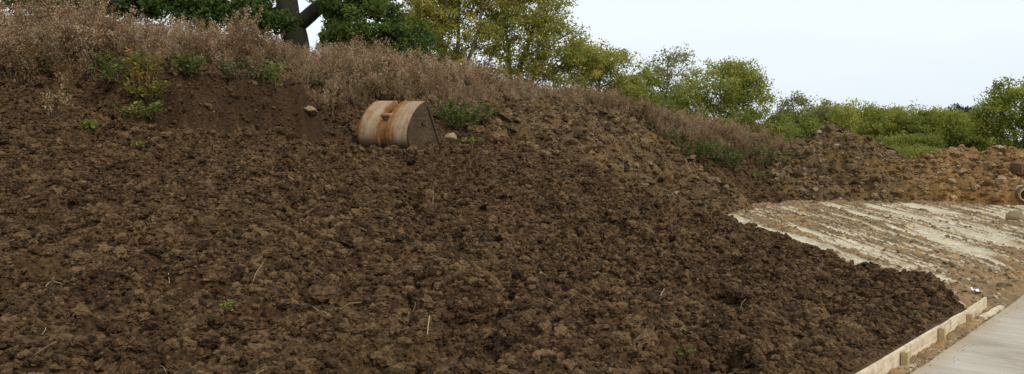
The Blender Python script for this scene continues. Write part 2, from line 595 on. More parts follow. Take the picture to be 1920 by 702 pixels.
# ------------------------------------------------------------------ big ground sheet
ax = np.concatenate([-np.geomspace(600, 14, 30), np.arange(-13.5, 24, 0.3), np.geomspace(24.5, 600, 30)])
ay = np.concatenate([-np.geomspace(300, 6, 14), np.arange(-5.5, 42, 0.3), np.geomspace(43, 900, 40)])
GX, GY = np.meshgrid(ax, ay)
s_, t_ = st(GX, GY)
gz = base_h(GX, GY)
near = sstep(46, 36, GY) * sstep(-40, -16, GX) * sstep(40, 26, GX)
gz = gz - 0.24 * near + (1 - near) * 0.25 * fbm(GX * 0.1, GY * 0.1, 3, 1)
gz = np.where(t_ < 0.5, np.minimum(gz, -0.2), gz)
structure(link('ground', grid_mesh('ground', GX, GY, gz, ['rough_ground'])), 'rough grassy ground stretching behind the bank under the trees', 'ground')

# ------------------------------------------------------------------ dark topsoil sheet (finer where it is nearer)
yy = np.geomspace(3.3, 36, 690)
uu = np.linspace(-0.86, 0.56, 860)
TY = np.repeat(yy[:, None], len(uu), 1)
TX = uu[None, :] * (TY + 4.0)
TZ = soil_h(TX, TY)
s_, t_ = st(TX, TY)
zone = soil_zone(TX, TY)
mask = (t_ > 0.002) & (zone > -0.35) & (t_ < 19)
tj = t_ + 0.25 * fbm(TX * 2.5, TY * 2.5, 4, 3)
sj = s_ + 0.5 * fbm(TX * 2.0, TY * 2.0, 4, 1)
damp = 0.62 * sstep(-0.2, 0.2, sj) * sstep(3.7, 3.3, sj) * sstep(10.2, 10.35, tj) * sstep(11.0, 10.8, tj) * (0.6 + 0.8 * vnoise(s_ * 7.0, t_ * 0.4, 2))  # darker soil colour over the cut face, ragged edges, streaked downslope
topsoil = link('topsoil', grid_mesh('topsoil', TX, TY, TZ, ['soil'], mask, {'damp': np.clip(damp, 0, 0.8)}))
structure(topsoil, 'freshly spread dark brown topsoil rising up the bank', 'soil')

# ------------------------------------------------------------------ pale sandy working ground
yy = np.geomspace(6.6, 31, 330)
xx = np.arange(3.4, 24, 0.03)
SX, SY = np.meshgrid(xx, yy)


def sand_fields(x, y):
    s, t = st(x, y)
    ang = (x - 3.7) / (y + 12.6) * 26.0          # tracks fan out from one turning point
    ang = ang + 0.10 * fbm(x * 0.6, y * 0.6, 3, 2)
    st1 = vnoise(ang * 2.6, y * 0.10, 1)
    st2 = vnoise(ang * 8.0, y * 0.12, 2)
    st3 = vnoise(ang * 19.0, y * 0.22, 3)
    st4 = vnoise(ang * 38.0, y * 0.4, 5)
    streak = 0.14 * st1 + 0.25 * st2 + 0.33 * st3 + 0.28 * st4
    pat = fbm(x * 0.8, y * 0.8, 5, 4)
    mud = 0.5 + (streak - 0.47) * 3.6 + pat * 0.7
    # loose earth: behind the soil lip, at the bank foot and heap feet, and beside the slab
    mud = mud + 0.38 * np.exp(-((x - 6.3) / 1.1) ** 2 - ((y - 18.5) / 3.2) ** 2)
    mud = mud + 0.75 * sstep(1.2, 0.1, t) + 0.55 * sstep(22.3, 24.5, y - 0.12 * (x - 9)) + 0.7 * sstep(7.4, 8.3, t) - 0.33
    mud = mud - 0.8 * np.exp(-((x - edge_x(y) - 0.25) / 0.24) ** 2) * sstep(9, 10.5, y) * sstep(0.10, 0.45, vnoise(y * 1.7, x * 1.2, 4))
    return np.clip(mud, 0, 1), st1, st2, st3, st4, pat


def sand_h(x, y):
    s, t = st(x, y)
    mud, a, b, c, d, pat = sand_fields(x, y)
    z = base_h(x, y) * sstep(6.5, 8.6, t)
    z = z - 0.04 + 0.05 * sstep(0.0, 0.8, t) + 0.06 * (a - 0.5) + 0.05 * (b - 0.5) + 0.03 * (c - 0.5) + 0.014 * (d - 0.5)
    crumb = 0.040 * domes(x, y, 0.14, 3) + 0.030 * domes(x, y, 0.07, 1)
    z = z + mud * (crumb + 0.03 * fbm(x * 7, y * 7, 3, 1)) + 0.06 * pat * sstep(0.2, 1.5, t)
    return np.where(t < 0.05, np.minimum(z, -0.03), z)


SZ = sand_h(SX, SY)
mud = sand_fields(SX, SY)[0]
s_, t_ = st(SX, SY)
mask = (t_ > -0.22) & (soil_zone(SX, SY) < 0.9) & (t_ < 11.5)
mask &= ~((t_ > -0.03) & (t_ < 0.06) & (s_ < 4.0))
sand = link('sandy_ground', grid_mesh('sandy_ground', SX, SY, SZ, ['sandy_clay'], mask, {'mud': mud}))
structure(sand, 'pale sandy clay scraped flat with diagonal machine tracks', 'ground')

# narrow trench of loose earth between board and slab
sg = np.arange(-6, 4.4, 0.02)
tg = np.linspace(-0.24, 0.05, 18)
VS, VT = np.meshgrid(sg, tg)
VX, VY = xy(VS, VT)
VZ = -0.014 + 0.022 * domes(VX, VY, 0.07, 2) + 0.012 * domes(VX, VY, 0.03, 1) + 0.03 * fbm(VX * 6, VY * 6, 3, 2) - 0.03 * sstep(3.6, 4.4, VS)
VZ = np.where(VT < -0.09, np.minimum(VZ, -0.012), VZ)
structure(link('earth_strip', grid_mesh('earth_strip', VX, VY, VZ, ['sandy_clay'], None, {'mud': 0.75 + 0.8 * fbm(VX * 5, VY * 5, 3, 3)})),
          'narrow strip of loose brown earth between timber board and concrete slab', 'earth')

# ------------------------------------------------------------------ concrete slab (local x along the slab, local y towards the bank; bays with joints)
slab = empty('concrete_slab', (*xy(0, -0.125), 0))
slab.rotation_euler = (0, 0, math.atan2(D[1], D[0]))
structure(slab, 'pale grey tamped concrete slab at lower right', 'slab')
for i in range(4):
    x0, x1 = -15.0 + i * 12.0, -15.0 + (i + 1) * 12.0 - 0.014
    n = 180
    xs = np.linspace(x0, x1, n)
    ed = 0.012 * (vnoise(xs * 9, xs * 0, 2) - 0.5) + 0.02 * (vnoise(xs * 2.2, xs * 0, 3) - 0.5)
    v, q = [], []
    prof = lambda e: [(e, -0.16), (e, -0.012), (e - 0.012, -0.001), (e - 0.06, 0.0), (-4.6, 0.0), (-4.6, -0.16)]
    for k in range(n):
        for (a, b) in prof(ed[k]):
            v.append((xs[k], a, b))
    for k in range(n - 1):
        for j in range(5):
            q.append((k * 6 + j, k * 6 + j + 1, k * 6 + 6 + j + 1, k * 6 + 6 + j))
    q.append((0, 1, 4, 5)); q.append(((n - 1) * 6, (n - 1) * 6 + 5, (n - 1) * 6 + 4, (n - 1) * 6 + 1))
    q = [tuple(reversed(f)) for f in q]
    me = mesh_from('slab_bay', v, q, None, ['concrete'], smooth=False)
    o = link('slab_bay', me, slab)


# ================================================================== scatter tools
def rock_mesh(name, seed, material, sub=3, flat=0.8, rough=0.35, angular=0.0, crumbly=False):
    import bmesh
    bm = bmesh.new()
    bmesh.ops.create_icosphere(bm, subdivisions=sub, radius=0.5)
    rs = np.random.default_rng(seed)
    V = np.array([v.co[:] for v in bm.verts])
    faces = [[v.index for v in f.verts] for f in bm.faces]
    bm.free()
    n = V / np.linalg.norm(V, axis=1)[:, None]
    r = np.ones(len(V)) * 0.5
    for sc, am in ((1.6, 0.60), (3.3, 0.42), (6.5, 0.27), (13, 0.17)) if crumbly else ((1.6, 0.55), (3.5, 0.34), (7.5, 0.2), (15, 0.12)):
        o = rs.random(3) * 50
        f = (vnoise(n[:, 0] * sc + o[0], n[:, 1] * sc + o[1], 0) + vnoise(n[:, 1] * sc + o[1], n[:, 2] * sc + o[2], 1)
             + vnoise(n[:, 2] * sc + o[2], n[:, 0] * sc + o[0], 2)) / 3 - 0.5
        r = r * (1 + am * rough / 0.35 * f * 1.6)
    if angular > 0:
        for _ in range(9):
            d = rs.normal(size=3)
            d /= np.linalg.norm(d)
            h = (0.30 if angular < 0.6 else 0.22) + 0.13 * rs.random()
            k = n @ d
            r = np.where(k > 1e-3, np.minimum(r, np.maximum(h / np.maximum(k, 1e-3), 0.17)), r)
    V = n * r[:, None]
    V[:, 0] *= 0.85 + 0.5 * rs.random()
    V[:, 2] *= flat
    return mesh_from(name, V, None, faces, [material], smooth=angular == 0 and not crumbly)


def source_collection(name, meshes):
    c = bpy.data.collections.new(name)
    for i, me in enumerate(meshes):
        o = bpy.data.objects.new('%s_%02d' % (name, i), me)
        c.objects.link(o)
    return c


def scatter(name, pts, rot, scl, idx, coll):
    me = bpy.data.meshes.new(name)
    pts = np.asarray(pts, np.float32)
    me.vertices.add(len(pts))
    me.vertices.foreach_set('co', pts.ravel())
    a = me.attributes.new('rot', 'FLOAT_VECTOR', 'POINT'); a.data.foreach_set('vector', np.asarray(rot, np.float32).ravel())
    a = me.attributes.new('scl', 'FLOAT_VECTOR', 'POINT'); a.data.foreach_set('vector', np.asarray(scl, np.float32).ravel())
    a = me.attributes.new('idx', 'INT', 'POINT'); a.data.foreach_set('value', np.asarray(idx, np.int32))
    o = link(name, me)
    ng = bpy.data.node_groups.new(name, 'GeometryNodeTree')
    ng.interface.new_socket('Geometry', in_out='INPUT', socket_type='NodeSocketGeometry')
    ng.interface.new_socket('Geometry', in_out='OUTPUT', socket_type='NodeSocketGeometry')
    gi = ng.nodes.new('NodeGroupInput'); go = ng.nodes.new('NodeGroupOutput')
    ip = ng.nodes.new('GeometryNodeInstanceOnPoints')
    ci = ng.nodes.new('GeometryNodeCollectionInfo')
    ci.inputs['Collection'].default_value = coll
    ci.inputs['Separate Children'].default_value = True
    ci.inputs['Reset Children'].default_value = True
    ip.inputs['Pick Instance'].default_value = True

    def na(nm, dt):
        n = ng.nodes.new('GeometryNodeInputNamedAttribute')
        n.data_type = dt
        n.inputs['Name'].default_value = nm
        return n.outputs['Attribute']
    L = ng.links.new
    L(gi.outputs[0], ip.inputs['Points'])
    L(ci.outputs[0], ip.inputs['Instance'])
    L(na('idx', 'INT'), ip.inputs['Instance Index'])
    L(na('rot', 'FLOAT_VECTOR'), ip.inputs['Rotation'])
    L(na('scl', 'FLOAT_VECTOR'), ip.inputs['Scale'])
    L(ip.outputs[0], go.inputs[0])
    md = o.modifiers.new('scatter', 'NODES')
    md.node_group = ng
    o['kind'] = 'stuff'
    lab = {'soil_crumbs': ('dark crumbly clods covering the spread topsoil', 'soil crumbs'),
           'fine_crumbs': ('fine dark crumbs between the nearest topsoil clods', 'soil crumbs'),
           'loose_crumbs': ('loose brown crumbs scattered over the sandy ground and slab edge', 'crumbs')}.get(name)
    if lab:
        o['label'], o['category'] = lab
    return o


NV = 10
clod_meshes = [rock_mesh('clod', 20 + i, 'soil_clod', 4, 0.8, 0.40, 0.0, True) for i in range(NV)]
heap_meshes = [rock_mesh('heap_clod', 50 + i, 'heap_clod', 4, 0.8, 0.42, 0.0 if i % 2 else 0.3, True) for i in range(NV)]
orange_meshes = [rock_mesh('orange_clod', 80 + i, 'orange_clod', 4, 0.75, 0.40, 0.0 if i % 2 else 0.3, True) for i in range(NV)]
clay_meshes = [rock_mesh('clay_clod', 200 + i, 'clay_clod', 4, 0.85, 0.46, 0.0 if i % 2 else 0.3, True) for i in range(NV)]
stone_meshes = [rock_mesh('stone', 110 + i, 'stone', 3, 0.70, 0.36, 0.6) for i in range(NV)]
crumb_meshes = [rock_mesh('crumb', 140 + i, 'crumb', 2, 0.7, 0.38, 0.3) for i in range(NV)]
C_CLOD = source_collection('clod_source', clod_meshes)
C_TINY = source_collection('tiny_source', [rock_mesh('tiny_clod', 170 + i, 'soil_clod', 2, 0.8, 0.42, 0.0, True) for i in range(NV)])
C_HEAP = source_collection('heap_source', heap_meshes)
C_CLAY = source_collection('clay_source', clay_meshes)
C_ORANGE = source_collection('orange_source', orange_meshes)
C_CRUMB = source_collection('crumb_source', crumb_meshes)


def rand_rot(n):
    return np.stack([rng.uniform(-0.6, 0.6, n), rng.uniform(-0.6, 0.6, n), rng.uniform(0, 6.28, n)], -1)


def rand_scl(size):
    n = len(size)
    return size[:, None] * np.stack([rng.uniform(0.8, 1.25, n), rng.uniform(0.8, 1.25, n), rng.uniform(0.7, 1.1, n)], -1)


# ------------------------------------------------------------------ clods of the topsoil
n = 430000
y = 3.6 + (33 - 3.6) * rng.random(n) ** 1.1
x = rng.uniform(-0.78, 0.48, n) * (y + 3.0)
s, t = st(x, y)
zn = soil_zone(x, y)
clump = vnoise(x * 1.4, y * 1.4, 2)
keep = (t > 0.16) & (t < 12.6) & (zn > 0.06) & ((clump + 0.5 * rng.random(n) > 0.50) | (rng.random(n) < 0.35))
keep &= ~((s > 0) & (s < 3.4) & (t > 10.2) & (t < 11.0) & (rng.random(n) < 0.72))
x, y, t = x[keep], y[keep], t[keep]
# (thinned on the scraped cut face below)
size = np.exp(rng.normal(math.log(0.033), 0.50, len(x)))
size = np.clip(size, 0.016, 0.16) * (1 + 0.022 * np.clip(y - 8, 0, 15))
size = np.minimum(size, 0.05 + 0.25 * t)
z = soil_h(x, y) + size * 0.10
keep = size < 0.125
scatter('soil_crumbs', np.stack([x, y, z], -1)[keep], rand_rot(keep.sum()), rand_scl(size[keep]), rng.integers(0, NV, keep.sum()), C_CLOD)
n = 260000
y = 3.9 + 10.5 * rng.random(n)
x = rng.uniform(-0.70, 0.45, n) * (y + 1.5)
s, t = st(x, y)
kp = (t > 0.06) & (soil_zone(x, y) > 0.05) & (vnoise(x * 3.1, y * 3.1, 4) + 0.6 * rng.random(n) > 0.55)
x, y = x[kp], y[kp]
size = np.clip(np.exp(rng.normal(math.log(0.018), 0.4, len(x))), 0.008, 0.045) * (0.8 + 0.035 * y)
scatter('fine_crumbs', np.stack([x, y, soil_h(x, y) + size * 0.15], -1), rand_rot(len(x)), rand_scl(size), rng.integers(0, NV, len(x)), C_TINY)


def add_piece(name, me, parent, p, size, tilt=0.5):
    o = link(name, me, parent)
    pl = parent.location
    o.location = (p[0] - pl[0], p[1] - pl[1], p[2] - pl[2])
    o.rotation_euler = (random.uniform(-tilt, tilt), random.uniform(-tilt, tilt), random.uniform(0, 6.28))
    o.scale = (size * random.uniform(0.85, 1.25), size * random.uniform(0.85, 1.2), size * random.uniform(0.75, 1.1))
    return o


# the larger clods that can be picked out one by one
k = 0
tries = 0
while k < 240 and tries < 4000:
    tries += 1
    yv = 4.3 + 12.0 * random.random() ** 1.3
    xv = random.uniform(-0.64, 0.42) * yv
    sv, tv = st(xv, yv)
    if tv < 0.4 or tv > 11 or soil_zone(np.array([xv]), np.array([yv]))[0] < 0.2:
        continue
    sz = random.uniform(0.09, 0.15) * (1 + 0.03 * max(0, yv - 8))
    zv = float(soil_h(np.array([xv]), np.array([yv]))[0])
    add_piece('clod', clod_meshes[k % NV], topsoil, (xv, yv, zv - 0.02), sz)
    k += 1


for k in range(34):
    a = random.uniform(-2.9, 0.9)
    xv = -1.95 + 0.95 * math.cos(a) * random.uniform(0.85, 1.15) + (0.25 if k % 3 == 0 else 0)
    yv = 14.35 + 0.55 * math.sin(a) * random.uniform(0.85, 1.2)
    zv = float(soil_h(np.array([xv]), np.array([yv]))[0])
    add_piece('clod', clod_meshes[k % NV], topsoil, (xv, yv, zv), random.uniform(0.09, 0.20))


# ------------------------------------------------------------------ heaps
def heap(name, label, material, cx, cy, ang, la, lb, hgt, prof, seed, coll, meshes, n_sc, n_big, rough=1.0, floor=None, stones=0, spacing=0.05, big=(0.16, 0.34)):
    """a dumped heap: ridge la long and lb wide, turned by ang"""
    ca, sa = math.cos(ang), math.sin(ang)
    u = np.arange(-la, la + 1e-6, spacing)
    v = np.arange(-lb, lb + 1e-6, spacing)
    U, V = np.meshgrid(u, v)
    X = cx + U * ca - V * sa
    Y = cy + U * sa + V * ca

    def hz(X, Y):
        dx, dy = X - cx, Y - cy
        U = (dx * ca + dy * sa) / la
        V = (-dx * sa + dy * ca) / lb
        U2 = U + 0.35 * fbm(X * 0.7 + seed, Y * 0.7, 4, 1)
        V2 = V + 0.35 * fbm(X * 0.7 + seed, Y * 0.7, 4, 3)
        e = prof(U2, V2)
        gnd = floor(X, Y)
        wx = X + 0.2 * fbm(X * 3, Y * 3, 3, 1)
        wy = Y + 0.2 * fbm(X * 3, Y * 3, 3, 4)
        c = 0.20 * domes(wx + seed, wy, 0.55, 1) + 0.13 * domes(wx + seed, wy, 0.27, 3) + 0.07 * domes(wx, wy + seed, 0.13, 0) + 0.28 * fbm(X * 1.6, Y * 1.6, 4, 2) + 0.12 * fbm(X * 6, Y * 6, 3, 1) - 0.16 * sstep(0.6, 0.8, vnoise(X * 2.6 + seed, Y * 2.6, 5))
        return gnd + hgt * e + rough * c * sstep(0.02, 0.25, e) - 0.22 * sstep(0.12, 0.0, e), e
    Z, E = hz(X, Y)
    root = empty(name, (cx, cy, float(floor(np.array([cx]), np.array([cy]))[0])))
    me = grid_mesh('mound', X - cx, Y - cy, Z - root.location.z, [material], E > 0.004)
    link('mound', me, root)
    thing(root, label, 'dirt heap')
    # loose clods over it
    uu = rng.uniform(-1, 1, n_sc); vv = rng.uniform(-1, 1, n_sc)
    x = cx + uu * la * ca - vv * lb * sa
    y = cy + uu * la * sa + vv * lb * ca
    z, e = hz(x, y)
    kp = e > 0.05
    x, y, z = x[kp], y[kp], z[kp]
    size = np.clip(np.exp(rng.normal(math.log(0.075), 0.5, len(x))), 0.03, 0.26)
    o = scatter('loose_clods', np.stack([x - cx, y - cy, z - root.location.z], -1), rand_rot(len(x)), rand_scl(size), rng.integers(0, NV, len(x)), coll)
    o.parent = root
    k = 0
    for _ in range(6000):
        if k >= n_big + stones:
            break
        a, b = random.uniform(-1, 1), random.uniform(-1, 1)
        x = cx + a * la * ca - b * lb * sa
        y = cy + a * la * sa + b * lb * ca
        if b * 1.0 * ca > 0.45 and random.random() < 0.7:
            continue
        z, e = hz(np.array([x]), np.array([y]))
        if e[0] < 0.1:
            continue
        if k < n_big:
            add_piece('clod', meshes[k % NV], root, (x, y, z[0]), random.uniform(*big))
        else:
            add_piece('stone', stone_meshes[k % NV], root, (x, y, z[0] + 0.06), random.uniform(0.12, 0.26) * (1.5 if random.random() < 0.12 else 1))
        k += 1
    return root, hz


cone = lambda U, V: np.clip(1 - np.sqrt(U * U + V * V), 0, 1)
flat_top = lambda U, V: np.clip((1 - (np.abs(U) ** 3 + np.abs(V) ** 2.2) ** 0.6) * 1.35, 0, 1)
zero = lambda X, Y: 0 * X
heapA, hzA = heap('spoil_heap', 'tall pointed grey-brown earth heap in front of the hedge', 'heap_soil', 11.2, 28.2, 0.1, 3.9, 3.6, 2.35, cone, 3.0, C_HEAP, heap_meshes, 11000, 130, 0.95, zero, 8)
heapB, hzB = heap('spoil_heap', 'long low orange-brown earth heap with pale stones at right edge', 'orange_soil', 17.0, 26.2, -0.18, 6.2, 3.4, 1.36, flat_top, 9.0, C_ORANGE, orange_meshes, 12000, 130, 0.85, zero, 80)
bankf = lambda X, Y: base_h(X, Y) + 0.02
mc = xy(11.6, 10.7)
heapC, hzC = heap('spoil_heap', 'coarse cloddy grey-brown heap on the bank between rusty bucket and sandy ground', 'clay_soil', mc[0], mc[1], math.atan2(D[1], D[0]) - 0.1, 5.6, 3.2, 0.20, flat_top, 17.0, C_CLAY, clay_meshes, 15000, 230, 1.45, bankf, 0, 0.05, (0.14, 0.30))

# crumbs and stones over the sandy ground and in the strip
n = 60000
y = rng.uniform(7.5, 27, n)
x = rng.uniform(3.8, 21, n)
s, t = st(x, y)
md = sand_fields(x, y)[0]
kp = (t > 0.02) & (soil_zone(x, y) < 0.1) & (md > 0.5 + 0.5 * rng.random(n)) & ~((t < 0.1) & (s < 4.0))
x, y = x[kp], y[kp]
size = np.clip(np.exp(rng.normal(math.log(0.028), 0.55, len(x))), 0.015, 0.13)
P1 = np.stack([x, y, sand_h(x, y) + size * 0.1], -1)
sg = rng.uniform(-5, 4.3, 2200)
tg = rng.uniform(-0.13, -0.01, 2200)
x, y = xy(sg, tg)
sz2 = np.clip(np.exp(rng.normal(math.log(0.016), 0.5, 2200)), 0.007, 0.05)
P2 = np.stack([x, y, np.full(2200, -0.012)], -1)
# spilled earth along the slab edge
sg = rng.uniform(-5, 12, 260)
tg = -0.13 - np.abs(rng.normal(0, 0.09, 260))
x, y = xy(sg, tg)
sz3 = np.clip(np.exp(rng.normal(math.log(0.007), 0.35, 260)), 0.004, 0.013)
P3 = np.stack([x, y, np.full(260, 0.002)], -1)
pts = np.concatenate([P1, P2, P3]); size = np.concatenate([size, sz2, sz3])
scatter('loose_crumbs', pts, rand_rot(len(pts)), rand_scl(size), rng.integers(0, NV, len(pts)), C_CRUMB)


def ground_at(px, py, fn, y0=4.0, y1=60.0):
    """first point of a height function met by the line of sight through a photo pixel"""
    yv = np.linspace(y0, y1, 4000)
    xv = (px - 960) / F * yv
    zv = CAM_Z - (py - HZ) / F * yv
    g = fn(xv, yv)
    i = np.argmax(zv <= g)
    if not (zv <= g).any() or i == 0:
        print('NO HIT', px, py)
    return float(xv[i]), float(yv[i]), float(g[i])


# picked-out stones on the ground
for (px, py, sz, lb) in [(1272, 368, 0.40, 'largest pale sandstone lump at the foot of the cloddy heap'),
                         (1296, 376, 0.26, 'small buff stone right of the largest pale lump at heap foot'),
                         (1905, 412, 0.52, 'pale grey boulder at right edge below the drain pipe'),
                         (582, 210, 0.32, 'pale flat stone on dark bank left of the rusty bucket'),
                         (845, 262, 0.30, 'pale stone on the soil just right of the rusty bucket'),
                         (1450, 340, 0.26, 'white stone below green plants on the low end of the bank'),
                         (1690, 355, 0.5, 'pale clay lump in the dip between the two right heaps')]:
    fn = soil_h if px < 1320 or px == 1450 else sand_h
    p = ground_at(px, py, fn, 6.0)
    o = link('rock', stone_meshes[int(px) % NV], None, (p[0], p[1], p[2] + sz * 0.06), (0.2, 0.1, px * 0.1), (sz * 1.15, sz, sz * 1.05))
    thing(o, lb, 'rock')


# ================================================================== timber edging
def box(name, parent, x0, x1, y0, y1, z0, z1, material, bev=0.004, seed=0, nseg=1, bow=0.0):
    import bmesh
    bm = bmesh.new()
    bmesh.ops.create_cube(bm, size=1)
    for v in bm.verts:
        v.co = Vector(((x0 + x1) / 2 + v.co.x * (x1 - x0), (y0 + y1) / 2 + v.co.y * (y1 - y0), (z0 + z1) / 2 + v.co.z * (z1 - z0)))
    if nseg > 1:
        es = [e for e in bm.edges if abs(e.verts[0].co.x - e.verts[1].co.x) > 1e-4]
        bmesh.ops.subdivide_edges(bm, edges=es, cuts=nseg - 1)
        for v in bm.verts:
            q = (v.co.x - x0) / (x1 - x0)
            v.co.y += bow * math.sin(q * math.pi) + 0.004 * math.sin(q * 17 + seed)
            v.co.z += 0.004 * math.sin(q * 9 + seed * 2)
    bmesh.ops.bevel(bm, geom=[e for e in bm.edges if e.calc_face_angle(0) > 0.5], offset=bev, segments=2, affect='EDGES')
    me = bpy.data.meshes.new(name)
    bm.to_mesh(me)
    bm.free()
    me.materials.append(MATS[material])
    o = link(name, me, parent)
    return o


yaw = math.atan2(D[1], D[0])


def plank(name, s0, s1, tc_, z0, z1, th, material, label, cat, turn=0.0, group=None, bow=0.0, tilt=0.0):
    sm = (s0 + s1) / 2
    X, Y = xy(sm, tc_)
    L = (s1 - s0) / 2
    o = box(name, None, -L, L, -th / 2, th / 2, 0, z1 - z0, material, 0.003, sm, 14, bow)
    o.location = (X, Y, z0)
    o.rotation_euler = (tilt, 0, yaw + turn)
    thing(o, label, cat, group)
    return o


plank('edging_board', -5.5, 2.15, 0.014, -0.06, 0.104, 0.026, 'board_timber', 'long pale timber edging board holding dark soil beside concrete', 'board', 0.0, 'timber edging boards', 0.01)
plank('edging_board', 2.17, 3.93, 0.020, -0.06, 0.099, 0.026, 'board_timber', 'short farther timber edging board ending at the sandy ground', 'board', 0.006, 'timber edging boards', -0.006)
for (sv, top, lb) in [(1.03, 0.090, 'nearest timber peg, nailed midway along the long edging board'),
                      (2.06, 0.100, 'middle timber peg at the joint of the two edging boards'),
                      (3.02, 0.078, 'farthest timber peg against the short edging board'),
                      (-1.2, 0.112, 'timber peg on the long board below the bottom of the picture')]:
    if sv < 0:
        continue
    X, Y = xy(sv, -0.026)
    o = box('peg', None, -0.026, 0.026, -0.024, 0.024, -0.12, top, 'peg_timber', 0.004)
    o.location = (X, Y, 0)
    o.rotation_euler = (random.uniform(-0.05, 0.05), random.uniform(-0.05, 0.05), yaw + random.uniform(-0.15, 0.15))
    thing(o, lb, 'peg', 'timber pegs')
o = plank('timber_offcut', 3.25, 4.05, -0.085, -0.035, 0.02, 0.055, 'board_timber', 'loose pale timber offcut lying beside the end of the short board', 'timber', -0.03)

# scrap of white litter
p = ground_at(1831, 553, sand_h, 6.7)
import bmesh
bm = bmesh.new()
bmesh.ops.create_grid(bm, x_segments=10, y_segments=10, size=0.045)
for v in bm.verts:
    v.co.z = 0.035 * float(vnoise(np.array([v.co.x * 42 + 3]), np.array([v.co.y * 42]), 2)[0])
    v.co.x *= 1 + 0.4 * float(vnoise(np.array([v.co.y * 30]), np.array([1.0]), 3)[0])
bmesh.ops.solidify(bm, geom=bm.faces[:], thickness=0.0015)
me = bpy.data.meshes.new('litter_scrap')
bm.to_mesh(me); bm.free()
me.materials.append(MATS['litter_white'])
thing(link('litter_scrap', me, None, (p[0], p[1], p[2] + 0.012), (0.3, 0.1, 0.5)), 'crumpled white scrap of litter beyond the end of the boards', 'litter')


# ================================================================== drain pipe and brown block at the right edge
def ring_profile(name, rings, material, parent, seg=40):
    """surface of revolution about local y from (radius, y) pairs"""
    v, q = [], []
    for (r, yv) in rings:
        for k in range(seg):
            a = 2 * math.pi * k / seg
            v.append((r * math.cos(a), yv, r * math.sin(a)))
    for i in range(len(rings) - 1):
        for k in range(seg):
            q.append((i * seg + k, i * seg + (k + 1) % seg, (i + 1) * seg + (k + 1) % seg, (i + 1) * seg + k))
    return link(name, mesh_from(name, v, q, None, [material]), parent)


on_heap = lambda X, Y: hzB(X, Y)[0]
q = ground_at(1916, 372, on_heap, 15.0)
pp = empty('drain_pipe', (q[0], q[1] - 0.22, q[2] + 0.10))
pp.rotation_euler = (0.10, 0, -0.35)
thing(pp, 'buff clay drain pipe end sticking out of the orange heap', 'pipe')
rg = [(0.150, 0.0), (0.152, -0.012), (0.176, -0.012), (0.182, 0.0), (0.182, 0.05)]
for i in range(9):
    rg += [(0.182, 0.06 + i * 0.09), (0.190, 0.075 + i * 0.09), (0.190, 0.105 + i * 0.09), (0.182, 0.12 + i * 0.09)]
ring_profile('barrel', rg, 'pipe_clay', pp)
ring_profile('bore', [(0.150, 0.0), (0.148, 0.3), (0.148, 0.9), (0.001, 0.95)], 'pipe_clay', pp)
ring_profile('collar', [(0.192, 0.10), (0.235, 0.09), (0.245, 0.11), (0.245, 0.20), (0.235, 0.22), (0.192, 0.22)], 'brown_block', pp)
zb = 0.0
bl = box('brown_block', None, -0.45, 0.45, -0.2, 0.2, 0, 0.34, 'brown_block', 0.03, 1, 8, 0.0)
q = ground_at(1922, 318, on_heap, 15.0)
bl.location = (q[0] + 0.12, q[1] + 0.08, q[2] - 0.14)
bl.rotation_euler = (0.10, -0.06, 0.2)
thing(bl, 'dark brown block half sunk in the orange heap above the pipe', 'block')

# ================================================================== excavator bucket
# local x: across the bucket, local y: from its round back to its mouth, z up
bucket = empty('excavator_bucket', (-2.20, 14.22, 1.63))
bucket.scale = (0.93, 0.95, 0.90)
bucket.rotation_euler = (0.0, 0.04, R(-29))
thing(bucket, 'worn rusty excavator bucket lying on the dark soil bank', 'bucket')
ctrl = [(0.52, 0.83), (0.41, 0.80), (0.29, 0.73), (0.18, 0.63), (0.09, 0.50), (0.03, 0.36), (0.02, 0.22), (0.07, 0.10), (0.17, 0.02), (0.33, -0.02), (0.60, -0.03), (0.98, -0.02)]


def catmull(P, n=6):
    P = [np.array(p) for p in P]
    P = [2 * P[0] - P[1]] + P + [2 * P[-1] - P[-2]]
    o = []
    for i in range(1, len(P) - 2):
        for k in range(n):
            u = k / n
            a, b, c, d = P[i - 1], P[i], P[i + 1], P[i + 2]
            o.append(0.5 * (2 * b + (c - a) * u + (2 * a - 5 * b + 4 * c - d) * u * u + (3 * b - a - 3 * c + d) * u ** 3))
    o.append(P[-2])
    return np.array(o)


PR = catmull(ctrl)
tn = np.gradient(PR, axis=0)
tn /= np.linalg.norm(tn, axis=1)[:, None]
NR = np.stack([tn[:, 1], -tn[:, 0]], -1)               # outward: towards -y at the back
if NR[len(NR) // 2][0] > 0:
    NR = -NR
HW = 0.56


def skin(name, xa, xb, off_o, off_i, i0, i1, material, nx=10):
    """closed curved plate following the bucket back between two offsets"""
    v, q = [], []
    prof_o = PR[i0:i1] + NR[i0:i1] * off_o
    prof_i = PR[i0:i1] + NR[i0:i1] * off_i
    loop = np.concatenate([prof_o, prof_i[::-1]])
    m_ = len(loop)
    xs = np.linspace(xa, xb, nx)
    for xv in xs:
        for k, (a, b) in enumerate(loop):
            w = 0.006 * math.sin(xv * 11 + a * 7) if 0 < k < m_ // 2 else 0
            v.append((xv, a - w, b))
    for i in range(nx - 1):
        for k in range(m_):
            q.append((i * m_ + k, i * m_ + (k + 1) % m_, (i + 1) * m_ + (k + 1) % m_, (i + 1) * m_ + k))
    h = m_ // 2
    for base, flip in ((0, False), ((nx - 1) * m_, True)):
        for k in range(h - 1):
            f = (base + k, base + k + 1, base + m_ - 2 - k, base + m_ - 1 - k)
            q.append(f if flip else tuple(reversed(f)))
    me = mesh_from(name, v, q, None, [material], smooth=True)
    o = link(name, me, bucket)
    md = o.modifiers.new('edge', 'EDGE_SPLIT')
    md.split_angle = R(40)
    return o


